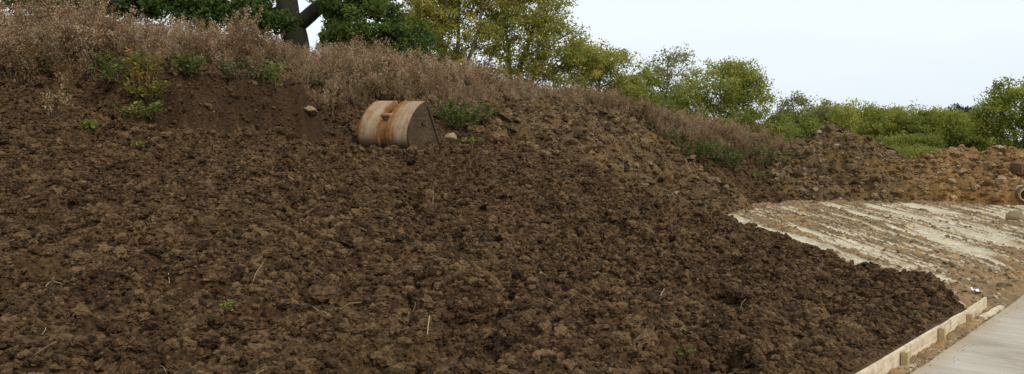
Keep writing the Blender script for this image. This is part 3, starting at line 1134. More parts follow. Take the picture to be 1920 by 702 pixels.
nP = len(PR)
skin('inner_shell', -HW + 0.02, -0.105, 0.0, -0.016, 0, nP, 'rusty_steel')
skin('inner_shell', 0.105, HW - 0.02, 0.0, -0.016, 0, nP, 'rusty_steel')
skin('inner_shell', -0.104, 0.104, -0.002, -0.016, 24, nP, 'rusty_steel', 3)
skin('back_plate', -HW, -0.10, 0.085, 0.004, 0, nP - 8, 'worn_steel')
skin('back_plate', 0.10, HW, 0.085, 0.004, 0, nP - 8, 'worn_steel')
skin('channel_lip', -0.115, -0.098, 0.105, 0.004, 2, nP - 8, 'rusty_steel', 2)
skin('channel_lip', 0.098, 0.115, 0.105, 0.004, 2, nP - 8, 'rusty_steel', 2)
skin('channel_plate', -0.088, 0.088, 0.040, 0.004, 25, nP - 8, 'worn_steel', 3)
# cutting edge
skin('cutting_edge', -HW - 0.01, HW + 0.01, 0.022, -0.03, nP - 6, nP, 'rusty_steel', 3)
# top rim bar
skin('top_rim', -HW - 0.005, HW + 0.005, 0.015, -0.028, 0, 3, 'rusty_steel', 3)


def side_plate(xa, xb):
    pl = PR + NR * 0.090
    m_ = len(pl)
    v = [(xa, a, b) for a, b in pl] + [(xb, a, b) for a, b in pl]
    c0 = len(v)
    cen = (0.40, 0.33)
    v += [(xa, *cen), (xb, *cen)]
    t, q = [], []
    for k in range(m_):
        k2 = (k + 1) % m_
        t.append((c0, k, k2)); t.append((c0 + 1, m_ + k2, m_ + k))
        q.append((k, m_ + k, m_ + k2, k2))
    me = mesh_from('side_plate', v, q, t, ['mud_plate'], smooth=False)
    return link('side_plate', me, bucket)


sp = side_plate(HW, HW + 0.024)
side_plate(-HW - 0.024, -HW)
# wear strip on the visible side
for (i0, i1) in ((6, nP - 14),):
    v, q = [], []
    a = PR[i0:i1] + NR[i0:i1] * 0.094
    b = PR[i0:i1] - NR[i0:i1] * 0.03
    m_ = len(a)
    for xv in (HW + 0.0245, HW + 0.036):
        v += [(xv, *p) for p in a] + [(xv, *p) for p in b]
    for k in range(m_ - 1):
        q += [(2 * m_ + k, 2 * m_ + k + 1, 3 * m_ + k + 1, 3 * m_ + k), (k, k + 1, 2 * m_ + k + 1, 2 * m_ + k), (m_ + k, 3 * m_ + k, 3 * m_ + k + 1, m_ + k + 1)]
    link('wear_strip', mesh_from('wear_strip', v, q, None, ['mud_plate'], smooth=False), sp)
# boss plate and mouth bar on the visible side
v, q, seg = [], [], 20
for (xv, r_) in ((HW + 0.022, 0.075), (HW + 0.045, 0.075), (HW + 0.050, 0.068), (HW + 0.050, 0.026), (HW + 0.040, 0.024), (HW + 0.040, 0.001)):
    for k in range(seg):
        a = 2 * math.pi * k / seg
        v.append((xv, 0.40 + r_ * math.cos(a), 0.52 + r_ * math.sin(a)))
for i in range(5):
    for k in range(seg):
        q.append((i * seg + k, i * seg + (k + 1) % seg, (i + 1) * seg + (k + 1) % seg, (i + 1) * seg + k))
link('boss', mesh_from('boss', v, q, None, ['mud_plate'], smooth=False), sp)
mb = box('mouth_bar', sp, 0.03, 0.93, -0.03, 0.03, -0.012, 0.012, 'mud_plate', 0.004)
mb.matrix_local = Matrix.Translation((HW + 0.037, 0.50, 0.84)) @ Matrix.Rotation(math.atan2(0.86, 0.50), 4, 'X').inverted() @ Matrix.Rotation(R(-90), 4, 'Z').inverted() @ Matrix.Rotation(R(90), 4, 'X')
# pin across the channel
pk = 21
c = PR[pk] + NR[pk] * 0.085
v, q, seg = [], [], 18
rings = [(-0.125, 0.02), (-0.125, 0.036), (-0.118, 0.042), (0.118, 0.042), (0.125, 0.036), (0.125, 0.02)]
for (xv, r) in rings:
    for k in range(seg):
        a = 2 * math.pi * k / seg
        v.append((xv, c[0] + r * math.cos(a), c[1] + r * math.sin(a)))
for i in range(len(rings) - 1):
    for k in range(seg):
        q.append((i * seg + k, i * seg + (k + 1) % seg, (i + 1) * seg + (k + 1) % seg, (i + 1) * seg + k))
link('pin', mesh_from('pin', v, q, None, ['worn_steel']), bucket)


# ================================================================== plants
def quads_at(C, Xd, Yd, lx, ly):
    """rhombus leaves: centre, long axis, short axis"""
    a = C - Xd * lx[:, None]
    b = C - Yd * ly[:, None]
    c = C + Xd * lx[:, None]
    d = C + Yd * ly[:, None]
    V = np.stack([a, b, c, d], 1).reshape(-1, 3)
    Q = np.arange(len(V)).reshape(-1, 4)
    return V, Q


def unit(v):
    return v / np.maximum(np.linalg.norm(v, axis=-1, keepdims=True), 1e-9)


def tube(P, r, sides=4):
    P = np.asarray(P, float)
    n = len(P)
    r = np.broadcast_to(np.asarray(r, float), (n,))
    T = unit(np.gradient(P, axis=0))
    up = np.array([0.3, 0.9, 0.2])
    A = unit(np.cross(T, up)); B = np.cross(T, A)
    V = []
    for k in range(sides):
        a = 2 * math.pi * k / sides
        V.append(P + (A * math.cos(a) + B * math.sin(a)) * r[:, None])
    V = np.stack(V, 1).reshape(-1, 3)
    i = np.arange(n - 1)[:, None] * sides
    k = np.arange(sides)[None, :]
    k2 = (k + 1) % sides
    Q = np.stack([i + k, i + k2, i + sides + k2, i + sides + k], -1).reshape(-1, 4)
    return V, Q


class Bag:
    def __init__(self):
        self.V, self.Q, self.T, self.n = [], [], [], 0

    def add(self, V, Q, tone):
        self.V.append(V); self.Q.append(Q + self.n); self.n += len(V)
        self.T.append(np.broadcast_to(np.asarray(tone, float), (len(V),)))

    def mesh(self, name, material, smooth=False):
        return mesh_from(name, np.concatenate(self.V), np.concatenate(self.Q), None, [material], np.concatenate(self.T), smooth)


def dead_weed(seed, h=1.0, nst=7, spread=0.16, plume=70):
    r = np.random.default_rng(seed)
    S, H = Bag(), Bag()
    for i in range(nst):
        a = r.uniform(0, 6.28)
        hh = h * r.uniform(0.6, 1.08)
        lean = np.array([math.cos(a), math.sin(a), 0]) * r.uniform(0.05, 0.28) * hh
        b = np.array([math.cos(a), math.sin(a), 0]) * spread * r.random() ** 0.5
        u = np.linspace(0, 1, 6)[:, None]
        P = b + lean * u ** 1.6 + np.array([0, 0, hh]) * u + r.normal(0, 0.012, (6, 3)) * u
        V, Q = tube(P, np.linspace(0.006, 0.002, 6), 3)
        S.add(V, Q, r.uniform(0.2, 0.8))
        # side sprigs
        for j in range(6):
            k = r.uniform(0.35, 0.95)
            p0 = b + lean * k ** 1.6 + np.array([0, 0, hh * k])
            d = unit(np.array([r.normal(), r.normal(), 1.3]))
            L = r.uniform(0.08, 0.22) * h
            V, Q = tube(np.array([p0, p0 + d * L * 0.5, p0 + d * L + np.array([0, 0, 0.02])]), [0.003, 0.002, 0.0015], 3)
            S.add(V, Q, r.uniform(0.2, 0.9))
            m_ = int(plume * 0.28)
            uu = r.random((m_, 1))
            C = p0 + d * L * uu + r.normal(0, 0.018, (m_, 3))
            X = unit(d + r.normal(0, 0.7, (m_, 3)))
            Y = unit(np.cross(X, r.normal(size=(m_, 3))))
            V, Q = quads_at(C, X, Y, r.uniform(0.010, 0.026, m_), r.uniform(0.004, 0.010, m_))
            H.add(V, Q, np.repeat(np.clip(r.normal(0.60, 0.24) + r.normal(0, 0.13, m_), 0, 1), 4))
        # plume round the tip
        m_ = plume
        uu = 0.55 + 0.5 * r.random((m_, 1))
        C = b + lean * uu ** 1.6 + np.array([0, 0, hh]) * uu + r.normal(0, 1, (m_, 3)) * np.array([0.035, 0.035, 0.03])
        X = unit(np.array([0, 0, 1.0]) + r.normal(0, 0.8, (m_, 3)))
        Y = unit(np.cross(X, r.normal(size=(m_, 3))))
        V, Q = quads_at(C, X, Y, r.uniform(0.012, 0.032, m_), r.uniform(0.005, 0.012, m_))
        H.add(V, Q, np.repeat(np.clip(r.normal(0.66, 0.22) + r.normal(0, 0.14, m_), 0, 1), 4))
        # withered hanging leaves low down
        m_ = 16
        uu = 0.08 + 0.5 * r.random((m_, 1))
        C = b + lean * uu ** 1.6 + np.array([0, 0, hh]) * uu + r.normal(0, 0.04, (m_, 3))
        X = unit(np.array([0, 0, -0.8]) + r.normal(0, 0.7, (m_, 3)))
        Y = unit(np.cross(X, r.normal(size=(m_, 3))))
        V, Q = quads_at(C, X, Y, r.uniform(0.03, 0.06, m_), r.uniform(0.008, 0.018, m_))
        H.add(V, Q, np.repeat(r.uniform(0.0, 0.45, m_), 4))
    return S, H


def dead_weed_joined(seed, **kw):
    S, H = dead_weed(seed, **kw)
    ns = sum(len(q) for q in S.Q)
    nh = sum(len(q) for q in H.Q)
    V = np.concatenate(S.V + H.V)
    Q = np.concatenate([np.concatenate(S.Q), np.concatenate(H.Q) + S.n])
    return mesh_from('dead_weed', V, Q, None, ['weed_stem', 'weed_dry'], np.concatenate(S.T + H.T), False, np.concatenate([np.zeros(ns), np.ones(nh)]))


weed_meshes = [dead_weed_joined(200 + i, h=[1.0, 0.85, 1.1, 0.7, 0.95, 0.6, 1.05, 0.8][i], nst=[7, 8, 6, 9, 7, 9, 6, 8][i]) for i in range(8)]
C_WEED = source_collection('weed_source', weed_meshes)


def weed_limit(s):
    """lowest t where the dead weeds grow, along the bank"""
    return (np.interp(s, [-14, -4, -1.5, 0, 3.3, 4.6, 5.6, 8, 10, 14, 15.5, 17, 20, 26, 34],
                      [11.6, 11.4, 11.9, 11.7, 11.7, 11.9, 11.2, 11.2, 12.4, 13.6, 13.2, 11.8, 11.2, 10.8, 10.0])
            + 0.9 * fbm(s * 0.9, 0 * s, 3, 4))


n = 7600
s = rng.uniform(-15, 34, n)
t = weed_limit(s) + np.abs(rng.random(n)) ** 1.3 * 6.0
x, y = xy(s, t)
dens = vnoise(x * 0.9, y * 0.9, 1)
lowf = sstep(0.0, 0.8, t - weed_limit(s))
kp = (dens + 0.5 * rng.random(n) > 0.42) & (rng.random(n) < 0.45 + 0.55 * lowf) & ~((s > 20) & (rng.random(n) < 0.35))
s, t, x, y, lowf = s[kp], t[kp], x[kp], y[kp], lowf[kp]
sc = rng.uniform(0.65, 1.15, len(x)) * (0.6 + 0.4 * lowf) * (0.75 + 0.5 * vnoise(x * 0.5, y * 0.5, 3))
sc = sc * np.interp(s, [-15, -6, 5, 9, 13, 18, 24, 34], [1.08, 1.05, 1.02, 0.95, 0.72, 0.85, 0.95, 0.8])
z = soil_h(x, y) - 0.05
rot = np.stack([rng.normal(0, 0.12, len(x)), rng.normal(0, 0.12, len(x)), rng.uniform(0, 6.28, len(x))], -1)
w = scatter('dry_weed_thicket', np.stack([x, y, z], -1), rot, np.stack([sc * 1.05, sc * 1.05, sc], -1), rng.integers(0, 8, len(x)), C_WEED)
w['label'] = 'dense thicket of dead brown weeds covering the bank crest'
w['category'] = 'weeds'

# weeds that stand out singly along the lower edge of the thicket
weed_parts = []
for i in range(6):
    S, H = dead_weed(300 + i, h=[1.0, 0.8, 0.9, 0.65, 1.1, 0.75][i], nst=5)
    weed_parts.append((S.mesh('stems', 'weed_stem'), H.mesh('seed_heads', 'weed_dry')))
ORD = 'first second third fourth fifth sixth seventh eighth ninth tenth eleventh twelfth thirteenth fourteenth fifteenth sixteenth seventeenth eighteenth'.split()
lone = []
for i in range(18):
    sv = -3.0 + 30.0 * (i + 0.7 * random.random()) / 18
    tv = float(weed_limit(np.array([sv]))[0]) - random.uniform(0.25, 0.65)
    if 0.0 < sv < 3.2:
        tv = max(tv, 11.3)
    xv, yv = xy(sv, tv)
    lone.append((xv / yv, xv, yv))
lone.sort()
for k, (_, xv, yv) in enumerate(lone):
    zv = float(soil_h(np.array([xv]), np.array([yv]))[0])
    root = empty('dead_weed', (xv, yv, zv - 0.02))
    root.rotation_euler = (random.uniform(-0.1, 0.1), random.uniform(-0.1, 0.1), random.uniform(0, 6.28))
    q = random.uniform(0.55, 0.95)
    root.scale = (q, q, q)
    thing(root, '%s lone dead brown weed from the left, before the bank-top thicket' % ORD[k], 'weed', 'lone dead weeds before the thicket')
    a, b = weed_parts[k % 6]
    link('stem', a, root)
    link('seed_head', b, root)


def leafy_plant(seed, h, w, nst, leaf, material, dens=26, tone=0.5):
    leaf, dens, nst = leaf * 0.78, int(dens * 1.4), int(nst * 1.4)
    r = np.random.default_rng(seed)
    S, H = Bag(), Bag()
    for i in range(nst):
        a = r.uniform(0, 6.28)
        hh = h * r.uniform(0.5, 1.05)
        lean = np.array([math.cos(a), math.sin(a), 0]) * r.uniform(0.2, 1.0) * w * 0.6
        b = np.array([math.cos(a), math.sin(a), 0]) * w * 0.5 * r.random() ** 0.5
        u = np.linspace(0, 1, 6)[:, None]
        P = b + lean * u ** 1.5 + np.array([0, 0, hh]) * (u - 0.15 * u ** 3)
        V, Q = tube(P, np.linspace(0.007, 0.002, 6), 3)
        S.add(V, Q, 0.6)
        m_ = dens
        uu = 0.12 + 0.9 * r.random((m_, 1))
        C = b + lean * uu ** 1.5 + np.array([0, 0, hh]) * (uu - 0.15 * uu ** 3) + r.normal(0, leaf * 0.8, (m_, 3))
        X = unit(r.normal(0, 1, (m_, 3)) * np.array([1, 1, 0.5]) + np.array([0, 0, 0.25]))
        Y = unit(np.cross(X, np.array([0, 0, 1.0]) + r.normal(0, 0.5, (m_, 3))))
        L = r.uniform(0.5, 1.1, m_) * leaf
        V, Q = quads_at(C, X, Y, L, L * r.uniform(0.35, 0.55, m_))
        H.add(V, Q, np.repeat(np.clip(r.normal(tone, 0.25, m_), 0, 1), 4))
    return S.mesh('stem', 'weed_stem'), H.mesh('leaves', material)


def plant_at(name, px, py, h, w, nst, leaf, material, label, fn=soil_h, cat='plant', tone=0.5, dens=26, y0=4.0):
    p = ground_at(px, py, fn, y0)
    root = empty(name, (p[0], p[1], p[2] - 0.03))
    thing(root, label, cat)
    a, b = leafy_plant(int(px * 7 + py), h, w, nst, leaf, material, dens, tone)
    link('stem', a, root)
    link('foliage', b, root)
    return root


plant_at('nettle_clump', 238, 150, 0.48, 0.55, 22, 0.055, 'leaf_fresh', 'bright green nettle clump at left under the dead weeds')
plant_at('orange_weed', 268, 165, 0.72, 0.30, 9, 0.045, 'leaf_turning', 'orange-yellow turning weed right of the bright green nettle clump')
plant_at('dock_plant', 268, 182, 0.30, 0.40, 10, 0.06, 'leaf_turning', 'low yellow-green dock below the orange weed', tone=0.1)
plant_at('bramble_sprig', 262, 218, 0.26, 0.36, 9, 0.05, 'leaf_fresh', 'yellow-green sprig on dark soil left of the cut face', tone=0.9)
plant_at('nettle_clump', 350, 135, 0.36, 0.40, 14, 0.05, 'leaf_fresh', 'green nettle clump above the left part of the cut face')
plant_at('dull_weed', 448, 145, 0.36, 0.5, 14, 0.05, 'leaf_dull', 'dull olive weed above the middle of the cut face')
plant_at('nettle_clump', 513, 165, 0.52, 0.26, 10, 0.05, 'leaf_fresh', 'upright green nettle above the right end of the cut face', tone=0.65)
plant_at('dull_weed', 590, 165, 0.34, 0.34, 10, 0.05, 'leaf_dull', 'small olive weed right of the upright nettle', tone=0.7)
plant_at('ragwort_tuft', 170, 140, 0.45, 0.5, 12, 0.05, 'leaf_turning', 'yellowish tuft among dead weeds at upper left', tone=0.2)
plant_at('weed_sprig', 160, 240, 0.10, 0.16, 6, 0.05, 'leaf_fresh', 'tiny pale green sprig on dark soil at left', tone=1.0)
plant_at('weed_sprig', 265, 280, 0.10, 0.22, 7, 0.055, 'leaf_fresh', 'small flattened pale green sprig below the left cut face', tone=1.0)
plant_at('weed_sprig', 432, 575, 0.07, 0.09, 5, 0.026, 'leaf_fresh', 'small yellow-green leaf sprig in the foreground soil', tone=1.0)
plant_at('weed_sprig', 1280, 662, 0.06, 0.07, 5, 0.022, 'leaf_fresh', 'single bright green seedling in the soil near the long board', tone=0.4)
plant_at('weed_sprig', 1722, 588, 0.05, 0.10, 4, 0.024, 'leaf_fresh', 'low olive seedling in the soil corner behind the boards', tone=0.8)
plant_at('nettle_clump', 872, 236, 0.62, 0.75, 26, 0.065, 'leaf_fresh', 'large green nettle clump growing behind the bucket', tone=0.35)
plant_at('nettle_clump', 912, 230, 0.42, 0.5, 14, 0.06, 'leaf_fresh', 'dark green nettle clump right of the large one behind the bucket', tone=0.3)
plant_at('grass_tuft', 878, 275, 0.17, 0.30, 14, 0.06, 'leaf_fresh', 'small bright green tuft on soil right of the bucket', tone=0.75)
plant_at('bramble_bush', 1305, 295, 0.75, 0.9, 24, 0.07, 'leaf_fresh', 'bright green bush on the low bank left of the sandy ground', tone=0.45, y0=20)
plant_at('bramble_bush', 1362, 312, 0.80, 0.9, 24, 0.07, 'leaf_fresh', 'darker green bush on the bank right of the bright one', tone=0.25, y0=20)
plant_at('bramble_bush', 1240, 265, 0.6, 1.0, 20, 0.07, 'leaf_dull', 'dull grey-green bush among dead weeds above the cloddy heap', y0=20)
plant_at('grass_tuft', 1425, 335, 0.32, 0.45, 12, 0.06, 'leaf_fresh', 'light green tuft low on the bank end', tone=0.7, y0=20)
plant_at('bramble_bush', 1478, 325, 1.0, 1.3, 30, 0.085, 'leaf_fresh', 'broad green bush left of the pointed heap', tone=0.2, y0=22)
plant_at('bramble_bush', 1512, 328, 0.8, 0.9, 22, 0.08, 'leaf_dull', 'olive bush against the left foot of the pointed heap', y0=22)
plant_at('dull_weed', 1420, 300, 1.0, 0.8, 20, 0.07, 'leaf_dull', 'tall grey-green weed at the end of the bank', y0=22, tone=0.7)
plant_at('dull_weed', 700, 185, 0.5, 0.7, 14, 0.06, 'leaf_dull', 'olive weed among dead stems above the bucket', tone=0.6)

# ------------------------------------------------------------------ straws and roots lying in the soil
strB = Bag()
r = np.random.default_rng(5)
n = 620
y = 4.2 + 15 * r.random(n) ** 1.3
x = r.uniform(-0.66, 0.42, n) * y
s, t = st(x, y)
kp = (t > 0.25) & (t < 11) & (soil_zone(x, y) > 0.2)
x, y = x[kp], y[kp]
z = soil_h(x, y)
for i in range(len(x)):
    a = r.uniform(0, 6.28)
    d = np.array([math.cos(a), math.sin(a), r.normal(0.15, 0.35)])
    L = r.uniform(0.03, 0.16)
    p0 = np.array([x[i], y[i], z[i] + 0.02])
    mid = p0 + d * L * 0.5 + r.normal(0, 0.01, 3)
    V, Q = tube(np.array([p0, mid, p0 + d * L]), r.uniform(0.0009, 0.0022), 3)
    strB.add(V, Q, r.uniform(0, 0.75))
o = link('straw_litter', strB.mesh('straw_litter', 'straw'))
o['kind'] = 'stuff'
o['label'] = 'thin roots and straw bits strewn over the dark topsoil'
o['category'] = 'straw'
for (px, py, L, lx, lb) in [(800, 640, 0.155, 0.02, 'pale dry stalk standing upright in the centre foreground soil'),
                            (1235, 566, 0.11, 0.05, 'thin pale stalk leaning right in the soil right of centre'),
                            (318, 540, 0.09, -0.01, 'short pale stalk standing in the left foreground soil'),
                            (812, 385, 0.22, 0.0, 'dull upright stalk in the soil below the bucket'),
                            (78, 548, 0.10, 0.09, 'pale slanting straw at far left foreground'),
                            (470, 535, 0.16, 0.10, 'reddish leaning stem above the yellow-green foreground sprig')]:
    p = ground_at(px, py, soil_h)
    V, Q = tube(np.array([(0, 0, -0.03), (lx * 0.4, 0.005, L * 0.5), (lx, 0.0, L)]), [0.0042, 0.0036, 0.0026], 6)
    o = link('dry_stalk', mesh_from('dry_stalk', V, Q, None, ['straw'], np.full(len(V), 0.95 if 'pale' in lb else 0.35)), None, p)
    thing(o, lb, 'stalk')


# ================================================================== trees
def make_tree(name, label, base, trunk, r0, blobs, n_clump, leaves, leaf, clump_r, leafmat, barkmat='bark', seed=1, droop=0.0, group=None, tone=0.5, extra=None, shell=0.5):
    """trunk: polyline(s) in world space; blobs: (centre, radii) that hold the crown"""
    r = np.random.default_rng(seed)
    base = np.array(base, float)
    nodes, parent, fixed = [], [], []
    for pl in trunk:
        pl = np.array(pl, float)
        seg = np.linalg.norm(np.diff(pl, axis=0), axis=1)
        cum = np.concatenate([[0], np.cumsum(seg)])
        m_ = max(4, int(cum[-1] / 0.35))
        q = np.linspace(0, cum[-1], m_)
        P = np.stack([np.interp(q, cum, pl[:, i]) for i in range(3)], -1)
        P[1:-1] += r.normal(0, 0.03, (m_ - 2, 3))
        start = len(nodes)
        if start == 0:
            pr = -1
        else:
            pr = int(np.argmin(np.linalg.norm(np.array(nodes) - P[0], axis=1)))
        for i in range(m_):
            nodes.append(P[i])
            parent.append(pr if i == 0 else len(nodes) - 2)
    vol = np.array([b[1][0] * b[1][1] * b[1][2] for b in blobs]) ** 0.75
    cnt = np.maximum(3, (n_clump * vol / vol.sum()).astype(int))
    C = []
    for (c, rad), m_ in zip(blobs, cnt):
        d = unit(r.normal(size=(m_, 3)))
        rr = r.random((m_, 1)) ** (1 / 3 * (1 - shell) + 0.12 * shell) * r.uniform(0.75, 1.08, (m_, 1))
        C.append(np.array(c) + d * rr * np.array(rad))
    C = np.concatenate(C)
    NA = np.zeros((len(C) * 12 + len(nodes) + 10, 3))
    NA[:len(nodes)] = nodes
    nn = len(nodes)
    order = np.argsort(np.min(np.linalg.norm(C[:, None, :] - np.array(nodes)[None, ::2, :], axis=2), axis=1))
    for ci in order:
        c = C[ci]
        dv = NA[:nn] - c
        cost = np.linalg.norm(dv, axis=1) + 0.9 * np.maximum(0, dv[:, 2] + 0.2)
        j = int(np.argmin(cost))
        p0 = NA[j]
        L = np.linalg.norm(c - p0)
        m_ = int(np.clip(L / 0.45, 2, 9))
        prev = j
        bow = np.array([0, 0, (0.12 - droop) * L]) + r.normal(0, 0.05 * L, 3)
        for k in range(1, m_ + 1):
            u = k / m_
            NA[nn] = p0 + (c - p0) * u + bow * math.sin(u * math.pi) * 0.8
            parent.append(prev)
            prev = nn
            nn += 1
    NA = NA[:nn]
    par = np.array(parent)
    rad = np.zeros(nn)
    kids = np.bincount(par[par >= 0], minlength=nn)
    acc = np.where(kids == 0, 0.011 ** 2.2, 0.0)
    for i in range(nn - 1, 0, -1):
        if par[i] >= 0:
            acc[par[i]] += acc[i]
    rad = acc ** (1 / 2.2)
    rad = rad / max(rad[0], 1e-6) * r0 if rad[0] > 0 else rad
    rad = np.maximum(rad, 0.008)
    ch = np.arange(1, nn)
    ch = ch[par[ch] >= 0]
    A, B = NA[par[ch]], NA[ch]
    ra, rb = np.minimum(rad[par[ch]], rad[ch] * 1.6), rad[ch]
    T = unit(B - A)
    up = np.array([0.31, 0.87, 0.37])
    X = unit(np.cross(T, up)); Y = np.cross(T, X)
    sides = 6
    vs = []
    for e in (0, 1):
        P, rr = (A - T * 0.02, ra) if e == 0 else (B + T * 0.02, rb)
        for k in range(sides):
            a = 2 * math.pi * k / sides
            vs.append(P + (X * math.cos(a) + Y * math.sin(a)) * rr[:, None])
    V = np.stack(vs, 1)
    o0 = np.arange(len(ch))[:, None] * (2 * sides)
    k = np.arange(sides)[None]
    k2 = (k + 1) % sides
    Q = np.stack([o0 + k, o0 + k2, o0 + sides + k2, o0 + sides + k], -1).reshape(-1, 4)
    root = empty(name, base)
    thing(root, label, 'tree', group)
    link('trunk', mesh_from('trunk', V.reshape(-1, 3) - base, Q, None, [barkmat]), root)
    # leaves
    per = r.poisson(leaves / len(C), len(C)) * 1
    per = (per * r.uniform(0.35, 1.65, len(C))).astype(int)
    ctone = np.clip(r.normal(tone, 0.17, len(C)), 0, 1)
    ci = np.repeat(np.arange(len(C)), per)
    m_ = len(ci)
    d = r.normal(size=(m_, 3))
    d = unit(d) * (r.random((m_, 1)) ** 0.5)
    rc = clump_r * r.uniform(0.6, 1.35, len(C))
    P = C[ci] + d * rc[ci][:, None] * np.array([1, 1, 0.72]) + np.array([0, 0, -droop])
    Xd = unit(r.normal(size=(m_, 3)) + np.array([0, 0, -0.35]))
    Yd = unit(np.cross(Xd, r.normal(size=(m_, 3))))
    L = leaf * r.uniform(0.6, 1.25, m_)
    V, Q = quads_at(P - base, Xd, Yd, L, L * r.uniform(0.45, 0.7, m_))
    tn = np.repeat(np.clip(ctone[ci] + r.normal(0, 0.14, m_), 0, 1), 4)
    link('crown', mesh_from('crown', V, Q, None, [leafmat], tn, False), root)
    return root


def W(px, py, Y):
    return np.array([(px - 960) / F * Y, Y, CAM_Z - (py - HZ) / F * Y])


def ground_z(x, y):
    return float(base_h(np.array([x]), np.array([y]))[0])


def blob(px, py, Y, rx, rz, ry=None):
    """crown mass whose outline is rx by rz photo pixels at distance Y"""
    k = Y / F
    return (W(px, py, Y), (rx * k, (ry if ry else rx * k), rz * k))


def stem_to(px, py, Y, px0, zoff=0.0):
    a = W(px0, 280, Y)
    a[2] = ground_z(a[0], a[1]) - 0.3 + zoff
    return a, W(px, py, Y)


# the old oak on the crest: trunk forking just above the weeds
Yo = 29.0
b0 = W(552, 120, Yo); b0[2] = ground_z(b0[0], b0[1]) - 0.3
fork = W(553, 52, Yo)
make_tree('oak_tree', 'old dark oak with thick forked trunk on the bank crest', b0,
          [[b0, W(556, 90, Yo), fork, W(538, 10, Yo), W(528, -60, Yo), W(520, -220, Yo + 0.5)],
           [fork, W(590, 22, Yo - 0.3), W(640, -22, Yo - 0.8), W(720, -120, Yo - 1.2)],
           [W(527, -70, Yo), W(470, -75, Yo - 1), W(380, -60, Yo - 1.5), W(250, -50, Yo - 2)]],
          0.50,
          [blob(435, 28, Yo - 1.5, 88, 38, 1.6), blob(505, 42, Yo - 1.6, 44, 26, 0.6), blob(330, 10, Yo - 1.5, 110, 30, 1.6), blob(200, 4, Yo - 1, 120, 24, 1.6), blob(70, -6, Yo - 1, 90, 26, 1.5),
           blob(540, -150, Yo, 300, 70, 2.2), blob(690, -35, Yo - 0.5, 90, 36, 1.6), blob(485, 22, Yo + 1.6, 45, 44, 0.8), blob(645, 30, Yo + 1.0, 34, 40, 0.7)],
          480, 66000, 0.068, 0.50, 'leaf_oak', seed=11)
Yh = 27.0
b1 = W(700, 120, Yh); b1[2] = ground_z(b1[0], b1[1]) - 0.3
make_tree('holly_tree', 'dense dark green bushy tree right of the oak trunk', b1,
          [[b1, W(690, 80, Yh), W(680, 20, Yh), W(665, -30, Yh)], [W(690, 80, Yh), W(740, 60, Yh), W(790, 60, Yh)]], 0.16,
          [blob(680, 45, Yh, 82, 58, 1.3), blob(770, 85, Yh + .3, 62, 42, 1.1), blob(640, 80, Yh, 42, 30, 0.9), blob(650, 0, Yh, 55, 40, 1.0), blob(800, 110, Yh + .3, 36, 26, 0.9)],
          170, 21000, 0.064, 0.36, 'leaf_oak', seed=12, tone=0.6)


def simple(name, label, px, Y, stems, blobs, n_clump, leaves, leaf, cr_, lm, seed, r0=0.10, bark='bark_light', tone=0.5, group=None, droop=0.0, shell=0.4):
    bz = W(px, 280, Y); bz[2] = ground_z(bz[0], bz[1]) - 0.25
    tr = []
    for k, st_ in enumerate(stems):
        tr.append([bz if k == 0 else bz + np.array([0.0, 0.0, 0.3])] + [W(a, b, Y + d) for (a, b, d) in st_])
    return make_tree(name, label, bz, tr, r0, [blob(*b) for b in blobs], n_clump, leaves, leaf, cr_, lm, bark, seed, droop, group, tone, shell=shell)


simple('maple_tree', 'tall yellow-green many-stemmed tree just right of the dark bush', 850, 36,
       [[(855, 120, 0), (860, 40, 0), (865, -90, 0)], [(830, 110, .4), (810, 30, .6), (790, -60, .8)], [(880, 110, -.4), (900, 40, -.6), (915, -70, -.6)]],
       [(860, 40, 36, 95, 80, 2.0), (865, -60, 36, 110, 70, 2.2), (800, 20, 36.5, 60, 70, 1.6), (870, 130, 36, 80, 34, 1.5), (815, 90, 36.5, 45, 50, 1.3), (780, 40, 37, 40, 60, 1.3)],
       640, 42000, 0.060, 0.46, 'leaf_yellow', 21, 0.17, tone=0.62)
simple('maple_tree', 'leaning yellow-green tree with slanting stems against the open sky', 965, 37,
       [[(975, 120, 0), (1000, 60, 0), (1020, -40, 0)], [(1000, 130, -.4), (1040, 80, -.5), (1085, 50, -.6)], [(955, 110, .4), (945, 40, .5), (945, -60, .5)]],
       [(965, 60, 37, 80, 75, 2.0), (1010, 0, 37, 70, 60, 1.8), (950, -40, 37, 90, 50, 2.0), (1050, 90, 37, 65, 55, 1.6), (1005, 145, 37, 70, 30, 1.5), (1085, 120, 37, 45, 45, 1.2)],
       680, 40000, 0.058, 0.46, 'leaf_yellow', 22, 0.16, tone=0.45)
simple('maple_tree', 'smaller yellowing tree where the crown line drops to the sky', 1120, 39,
       [[(1125, 150, 0), (1140, 110, 0), (1150, 85, 0)], [(1105, 150, .4), (1095, 110, .4), (1090, 70, .4)]],
       [(1105, 120, 39, 45, 45, 1.4), (1150, 130, 39, 48, 42, 1.4), (1090, 180, 39, 60, 28, 1.4), (1175, 170, 39, 38, 36, 1.2)],
       280, 16000, 0.058, 0.46, 'leaf_yellow', 23, 0.11, tone=0.35)
simple('hazel_bush', 'olive green rounded bush behind the low weeds right of the maples', 1170, 40,
       [[(1165, 200, 0), (1160, 150, 0)], [(1190, 200, 0), (1205, 160, 0)]],
       [(1165, 185, 40, 52, 40, 1.4), (1205, 175, 40.5, 34, 55, 1.2), (1110, 200, 40, 42, 22, 1.2), (1060, 195, 40, 40, 22, 1.2)],
       200, 17000, 0.062, 0.42, 'leaf_olive', 24, 0.09, tone=0.4)
